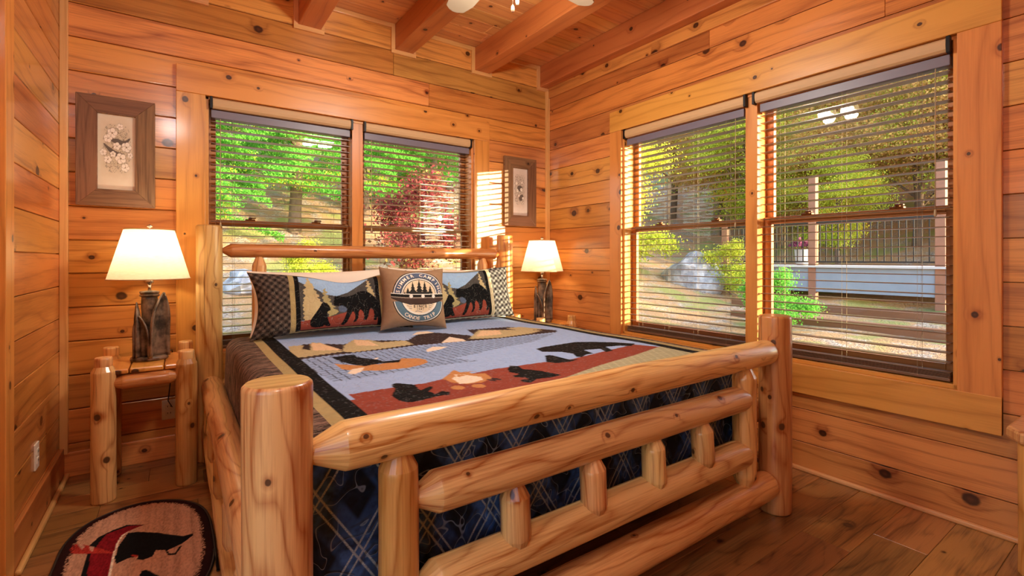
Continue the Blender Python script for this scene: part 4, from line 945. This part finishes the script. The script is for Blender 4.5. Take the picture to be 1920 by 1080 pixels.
fan = empty('ceiling_fan', (-1.63, -1.74, CH)); tag(fan, 'cream-bladed ceiling fan with lit glass shades, blade tips and pull chains in view', 'ceiling fan')
MB().lathe([(.02, -.10), (.065, -.06), (.075, 0)], 24).build('canopy', M['fanm'], fan)
mb = MB(); mb.tube([(0, 0, -.05), (0, 0, -.22)], .012, 12); mb.build('downrod', M['fanm'], fan)
MB().lathe([(.03, -.20), (.10, -.22), (.13, -.27), (.13, -.33), (.10, -.38), (.07, -.39), (.06, -.405), (.04, -.41)], 32).build('motor', M['fanm'], fan)
for k in range(5):
    a = R_(14.5+72*k); Rm = Matrix.Rotation(a, 4, 'Z')
    mb = MB(); P = [(.20, -.045), (.30, -.062), (.55, -.072), (.64, -.055), (.665, -.025), (.672, .0), (.665, .025), (.64, .055), (.55, .072), (.30, .062), (.20, .045)]
    mb.prism(P, -.004, .004, M=Matrix.Translation((0, 0, -.36)) @ Rm @ Matrix.Rotation(R_(10), 4, 'X')); b = mb.build('blade', M['fanw'], fan, bevel=.002)
    mb = MB(); mb.prism([(.10, -.02), (.22, -.035), (.26, 0), (.22, .035), (.10, .02)], -.012, -.006, M=Matrix.Translation((0, 0, -.36)) @ Rm @ Matrix.Rotation(R_(10), 4, 'X')); mb.build('blade_arm', M['fanm'], b)
for k in range(4):
    a = R_(35+90*k); c, s = math.cos(a), math.sin(a)
    mb = MB(); mb.tube([(.03*c, .03*s, -.395), (.10*c, .10*s, -.40), (.115*c, .115*s, -.40)], .010, 8); mb.build('light_arm', M['fanm'], fan)
    mb = MB(); mb.lathe([(.022, .0), (.030, -.02), (.045, -.06), (.062, -.10), (.064, -.105)], 20, (.12*c, .12*s, -.39), cap=False); sh_ = mb.build('glass_shade', M['bulb_fan'], fan)
    ld = bpy.data.lights.new('fan_bulb_light', 'POINT'); ld.energy = FAN_WATT; ld.color = (1, .93, .83); ld.shadow_soft_size = .05
    lo = bpy.data.objects.new('fan_bulb_light', ld); COL.objects.link(lo); lo.parent = fan; lo.location = (.12*c, .12*s, -.535)
for dx, dy, zl in ((.0, -.0, .66), (.018, -.012, .625)):
    mb = MB(); mb.tube([(dx, dy, -.40), (dx, dy, -zl+.03)], .0012, 5); ch_ = mb.build('pull_chain', M['fanm'], fan)
    mb = MB(); mb.lathe([(.001, 0), (.006, -.006), (.0085, -.022), (.006, -.034), (.001, -.038)], 12, (dx, dy, -zl+.034)); mb.build('chain_pull', M['frame_wood'] if zl > .64 else M['fanw'], ch_)
# unseen fill lamp added behind the camera, brightens the left foreground
hl = empty('added_fill_light', (-2.95, -3.45, CH)); tag(hl, 'added round fill light, unseen behind the camera', 'ceiling light')
MB().lathe([(.14, -.002), (.15, -.02), (.12, -.06), (.02, -.08)], 32).build('diffuser', M['bulb_fan'], hl)
ld = bpy.data.lights.new('fill_point_light', 'POINT'); ld.energy = FILL_WATT; ld.color = (1, .97, .95); ld.shadow_soft_size = .12
lo = bpy.data.objects.new('fill_point_light', ld); COL.objects.link(lo); lo.parent = hl; lo.location = (0, 0, -.25)

tb = empty('log_side_table', (-.05, -3.385, 0)); tag(tb, 'edge of a log side table with thick slab top at far right', 'table')
MB().prism([(-.27, .20), (-.24, -.26), (.045, -.28), (.045, .24), (-.20, .245)], .500, .548, g=1).build('table_top', M['log'], tb, bevel=.012)
for x, y in ((-.215, .165), (-.215, -.2), (.01, -.2), (.01, .165)):
    mb = MB(); log(mb, (x, y, 0), (x, y, .505), .047, 'flat', 'flat', seg=20, lump=.02); mb.build('leg', M['log'], tb)

# ================================================================ OUTSIDE
def hgt(x, y):
    b = 0.10*max(0, y-.2)+.16*max(0, min(y, 7)-1.2) + .30*max(0, y-6.0)
    q = 1-min(1, max(0, (-y-3)/4)); q = q*q*(3-2*q)
    r = (.06*max(0, x-.3)+.34*max(0, x-9.6)+.3*max(0, x-13))*q
    return -.15+max(b, r)+.25*min(b, r)+.06*noise.noise(Vector((x*.8, y*.8, 0)))+.025*noise.noise(Vector((x*3, y*3, 2)))
mb = MB(); N = 110; x0, x1, y0, y1 = -14.0, 26.0, -14.0, 24.0
for j in range(N+1):
    for i in range(N+1):
        x = x0+(x1-x0)*i/N; y = y0+(y1-y0)*j/N; z = hgt(x, y)
        if -LW-.6 < x < .5 and -RL-.6 < y < .5: z = -.35
        mb.v.append((x, y, z))
for j in range(N):
    for i in range(N): mb.face([j*(N+1)+i, j*(N+1)+i+1, (j+1)*(N+1)+i+1, (j+1)*(N+1)+i], [(0, 0)]*4, (0, 0, 0), True)
struct(mb.build('ground', M['ground']))
def foliage(kind, seed, n, H, Rr, size):
    rs = np.random.RandomState(seed); P = []; Nn = []
    if kind == 'conifer':
        nb = 75
        for b in range(nb):
            t = (b+rs.rand())/nb; z = H*(.15+.83*t); L = Rr*(1-t)**.8*(.7+.5*rs.rand())+.12; a = rs.rand()*6.283
            m = int(n/nb*(1.7*(1-t)+.2)); s = rs.rand(m)**.7; side = rs.randn(m)*.16*(1.1-s*.6)*L**.5
            P.append(np.stack([np.cos(a)*s*L-np.sin(a)*side, np.sin(a)*s*L+np.cos(a)*side, z-.25*s*s*L+rs.randn(m)*.045], -1))
    else:
        nb = 34 if kind == 'broad' else 22
        for b in range(nb):
            a = rs.rand()*6.283; t = rs.rand(); z = H*(.30+.68*t) if kind == 'broad' else H*(.12+.8*t); rr = Rr*math.sin(math.pi*min(.97, max(.1, .25+.7*t)))*rs.rand()**.5
            m = n//nb; c = rs.randn(m, 3)*np.array([.28, .28, .20])*Rr*.55; P.append(c+np.array([math.cos(a)*rr, math.sin(a)*rr, z]))
    P = np.concatenate(P); m = len(P); d1 = rs.randn(m, 3); d1 /= np.linalg.norm(d1, axis=1)[:, None]; d2 = np.cross(d1, rs.randn(m, 3)); d2 /= np.linalg.norm(d2, axis=1)[:, None]
    s = size*(.6+.8*rs.rand(m))[:, None]; asp = .35 if kind == 'conifer' else .7
    V = np.stack([P-d1*s, P+d2*s*asp, P+d1*s, P-d2*s*asp], 1); F = np.arange(m*4).reshape(m, 4)
    me = npmesh('foliage', V, F, None, None, None, (M['needle'],))
    col = np.ones((m, 4, 4), np.float32); col[:, :, 0] = rs.rand(m)[:, None]*.7+.3*(P[:, 2]/H)[:, None]; col[:, :, 1] = (rs.rand(m)*.55+.45*(np.sin(P[:, 0]*2+seed)*np.sin(P[:, 2]*2)*.5+.5))[:, None]
    at = me.attributes.new('rnd', 'FLOAT_COLOR', 'CORNER'); at.data.foreach_set('color', col.ravel())
    me.polygons.foreach_set('use_smooth', np.zeros(m, bool)); return me
def trunkmesh(H, r, seed, branches=7, up=.5):
    random.seed(seed); mb = MB(); mb.tube([(.05*math.sin(i), .05*math.cos(i*1.3), H*i/8-.3) for i in range(9)], [r*(1-.09*i) for i in range(9)], 9, lump=.05)
    for b in range(branches):
        z = H*(.2+.65*b/branches); a = b*2.4; L = H*.22
        mb.tube([(0, 0, z), (math.cos(a)*L*.5, math.sin(a)*L*.5, z+L*up*.5), (math.cos(a)*L, math.sin(a)*L, z+L*up)], [r*.35, r*.22, r*.08], 6)
    me_ = mb.build('trunk', M['trunk']); d = me_.data; bpy.data.objects.remove(me_); return d
KIND = {'hem': (foliage('conifer', 1, 60000, 5.6, 1.7, .030), trunkmesh(5.4, .12, 3)), 'hem2': (foliage('conifer', 2, 60000, 6.6, 2.0, .033), trunkmesh(6.3, .14, 4)),
        'broad': (foliage('broad', 3, 45000, 5.5, 2.1, .032), trunkmesh(4.8, .13, 5, 9, 1.0)), 'broad2': (foliage('broad', 4, 50000, 7.0, 2.6, .036), trunkmesh(6.2, .16, 6, 9, 1.0)),
        'bush': (foliage('bush', 5, 12000, 1.5, .8, .022), trunkmesh(1.0, .03, 7, 6, 1.2))}
def tree(nm, kind, mat, x, y, sc, lab, grp, rz=0):
    root = empty(nm, (x, y, hgt(x, y)-.05), rz); root.scale = (sc, sc, sc); tag(root, lab, 'tree' if 'tree' in nm else 'shrub', grp)
    f = bpy.data.objects.new('foliage', KIND[kind][0]); COL.objects.link(f); f.parent = root; f.material_slots[0].link = 'OBJECT'; f.material_slots[0].material = M[mat]
    t = bpy.data.objects.new('trunk', KIND[kind][1]); COL.objects.link(t); t.parent = root
    return root
B = 'seen through the window behind the bed'; Rw = 'seen through the window on the right wall'
G1 = 'green evergreens behind the house'
for i, (x, y, sc, k) in enumerate([(-2.9, 6.2, .85, 'hem'), (-.9, 7.0, .95, 'hem2'), (-2.4, 9.2, 1.1, 'hem'), (.9, 8.3, .95, 'hem'), (2.9, 8.6, .9, 'hem2'), (-.6, 11.6, 1.1, 'hem2'), (2.0, 12.4, 1.2, 'hem'), (4.9, 11.5, 1.1, 'hem2'), (-3.9, 12.5, 1.2, 'hem2'), (4.6, 15.5, 1.3, 'hem')]):
    tree('evergreen_tree', k, 'needle', x, y, sc, 'bright green evergreen tree on the slope '+B, G1, i*1.7)
tree('yellow_shrub', 'bush', 'leafy', -1.35, 4.0, .55, 'small yellow-green shrub on the gravel slope '+B, None)
tree('red_leaf_shrub', 'bush', 'leafr', .62, 4.3, 1.35, 'red-leaved shrub '+B, None)
G2 = 'yellow-green trees beyond the right window'; G3 = 'brown autumn trees beyond the right window'
for i, (x, y, sc, k) in enumerate([(5.2, 4.6, .75, 'broad'), (11.4, 4.4, .85, 'broad'), (10.6, 1.6, .55, 'broad'), (13.5, -.9, .75, 'broad2')]):
    tree('leafy_tree', k, 'leafy', x, y, sc, 'yellow-green leafy tree on the bank '+Rw, G2, i*2.1)
for i, (x, y, sc, k) in enumerate([(13.0, 8.2, .9, 'broad2'), (11.8, -.7, .8, 'broad'), (11.6, 2.6, .7, 'broad'), (12.4, .5, .75, 'broad2'), (12.9, 3.2, .7, 'broad2'), (12.8, 6.0, .8, 'broad2'), (12.3, -2.2, .7, 'broad2'), (15.0, 2.4, .85, 'broad2'), (17.5, -.6, .9, 'broad2'), (15.6, -4.0, .9, 'broad'), (17.5, 6.6, 1.0, 'broad2'), (19.8, -4.2, 1.0, 'broad2'), (9.2, 10.2, .9, 'broad'), (20.5, 3.0, 1.1, 'broad2')]):
    tree('autumn_tree', k, 'leafb', x, y, sc, 'brown autumn-leaved tree on the bank '+Rw, G3, i*1.9)
for i, (x, y, sc) in enumerate([(14.2, 5.6, .7), (12.6, -3.0, .75)]):
    tree('pine_tree', 'hem2', 'needle2', x, y, sc, 'blue-green pine among the autumn trees '+Rw, 'blue-green pines beyond the right window', i)
tree('green_shrub', 'bush', 'needle', 4.6, .15, .65, 'low green shrub on the gravel close outside the right window', None)
tree('hedge_bush', 'bush', 'leafy', 5.9, 4.3, 1.25, 'broad yellow-green bush left of the grey boulder '+Rw, None)
tree('yellow_bush', 'bush', 'leafy', 7.3, 2.5, .85, 'tall yellow-green bush beside the black railing '+Rw, None)
def boulder(x, y, s, sq, lab, seed):
    bm_ = MB(); n1, n2 = 22, 14
    for j in range(n2+1):
        for i in range(n1):
            a = 2*math.pi*i/n1; b = math.pi*j/n2-math.pi/2; p = Vector((math.cos(a)*math.cos(b), math.sin(a)*math.cos(b), math.sin(b)))
            k = 1+.35*noise.noise(p*1.3+Vector((seed, 0, 0)))+.12*noise.noise(p*4+Vector((0, seed, 0))); bm_.v.append((p.x*s*k, p.y*s*k*1.15, p.z*s*k*sq))
    for j in range(n2):
        for i in range(n1): i2 = (i+1) % n1; bm_.face([j*n1+i, j*n1+i2, (j+1)*n1+i2, (j+1)*n1+i], [(0, 0)]*4, (0, 0, 0), False)
    o = bm_.build('boulder', M['rock']); o.location = (x, y, hgt(x, y)+s*sq*.15); tag(o, lab, 'rock'); return o
boulder(7.2, 3.3, .62, 1.0, 'big pale grey boulder behind the narrow right-window blind', 1)
boulder(-.9, 3.1, .30, .6, 'grey rock on the slope '+B, 5); boulder(-2.0, 4.4, .42, .5, 'flat grey rock at left of the slope '+B, 9)
# raised deck with black railing
dk = empty('neighbouring_deck', (8.0, 0, 0)); tag(dk, 'raised deck with black baluster railing and brown posts outside the right wall window', 'deck')
MB().box((-.05, -4.2, .52), (.15, 3.1, 1.02), g=1).build('rim', M['rim'], dk); MB().box((-.12, -4.2, 1.02), (2.6, 3.1, 1.06), g=1).build('deck_floor', M['decktop'], dk)
for y in (3.0, 1.05, -1.0, -3.1): MB().box((-.07, y-.07, -.05), (.07, y+.07, 2.9 if y != 3.0 else 2.0), g=2).build('post', M['deckw'], dk, bevel=.006)
MB().box((-.035, -4.2, 1.93), (.035, 3.0, 1.97), g=1).build('top_rail', M['baluster'], dk); MB().box((-.02, -4.2, 1.12), (.02, 3.0, 1.15), g=1).build('bottom_rail', M['baluster'], dk)
y = 2.9
while y > -3.4:
    if min(abs(y-q) for q in (3.0, 1.05, -1.0, -3.1)) > .08: MB().box((-.009, y-.009, 1.14), (.009, y+.009, 1.94), g=2).build('baluster', M['baluster'], dk)
    y -= .11
for x, y0_, y1_, zz, lab in ((5.4, -2.6, 1.3, .0, 'long brown landscape timber on the gravel nearest the right window'), (6.6, -3.0, 2.0, .0, 'long brown landscape timber on the gravel just below the raised deck')):
    zg = max(hgt(x, y0_), hgt(x, y1_))
    tm = MB().box((x-.07, y0_, zg-.12), (x+.07, y1_, zg+.09), g=1).build('landscape_timber', M['ext'], bevel=.01); tag(tm, lab, 'timber')
pt = empty('flower_pot', (8.35, 1.42, 1.061)); tag(pt, 'pale pot with purple flowers on the neighbouring deck, left of its brown post', 'plant pot')
MB().lathe([(.10, 0), (.13, .05), (.15, .32), (.16, .34)], 18).build('pot', M['decktop'], pt)
mb = MB(); random.seed(4)
for k in range(260):
    a = random.random()*6.28; r = .26*random.random()**.5; z = .42+.22*(1-r/.26)*random.random(); c = Vector((r*math.cos(a), r*math.sin(a), z)); u_ = Vector((random.gauss(0, 1), random.gauss(0, 1), random.gauss(0, 1))).normalized()*.035; v_ = u_.cross(Vector((.3, .5, .8))).normalized()*.03
    n = len(mb.v); mb.v += [tuple(c-u_), tuple(c+v_), tuple(c+u_), tuple(c-v_)]; mb.face([n, n+1, n+2, n+3], [(0, 0)]*4, rndv())
mb.tube([(0, 0, .3), (0, 0, .5)], .02, 6); mb.build('blossoms', M['flower'], pt)
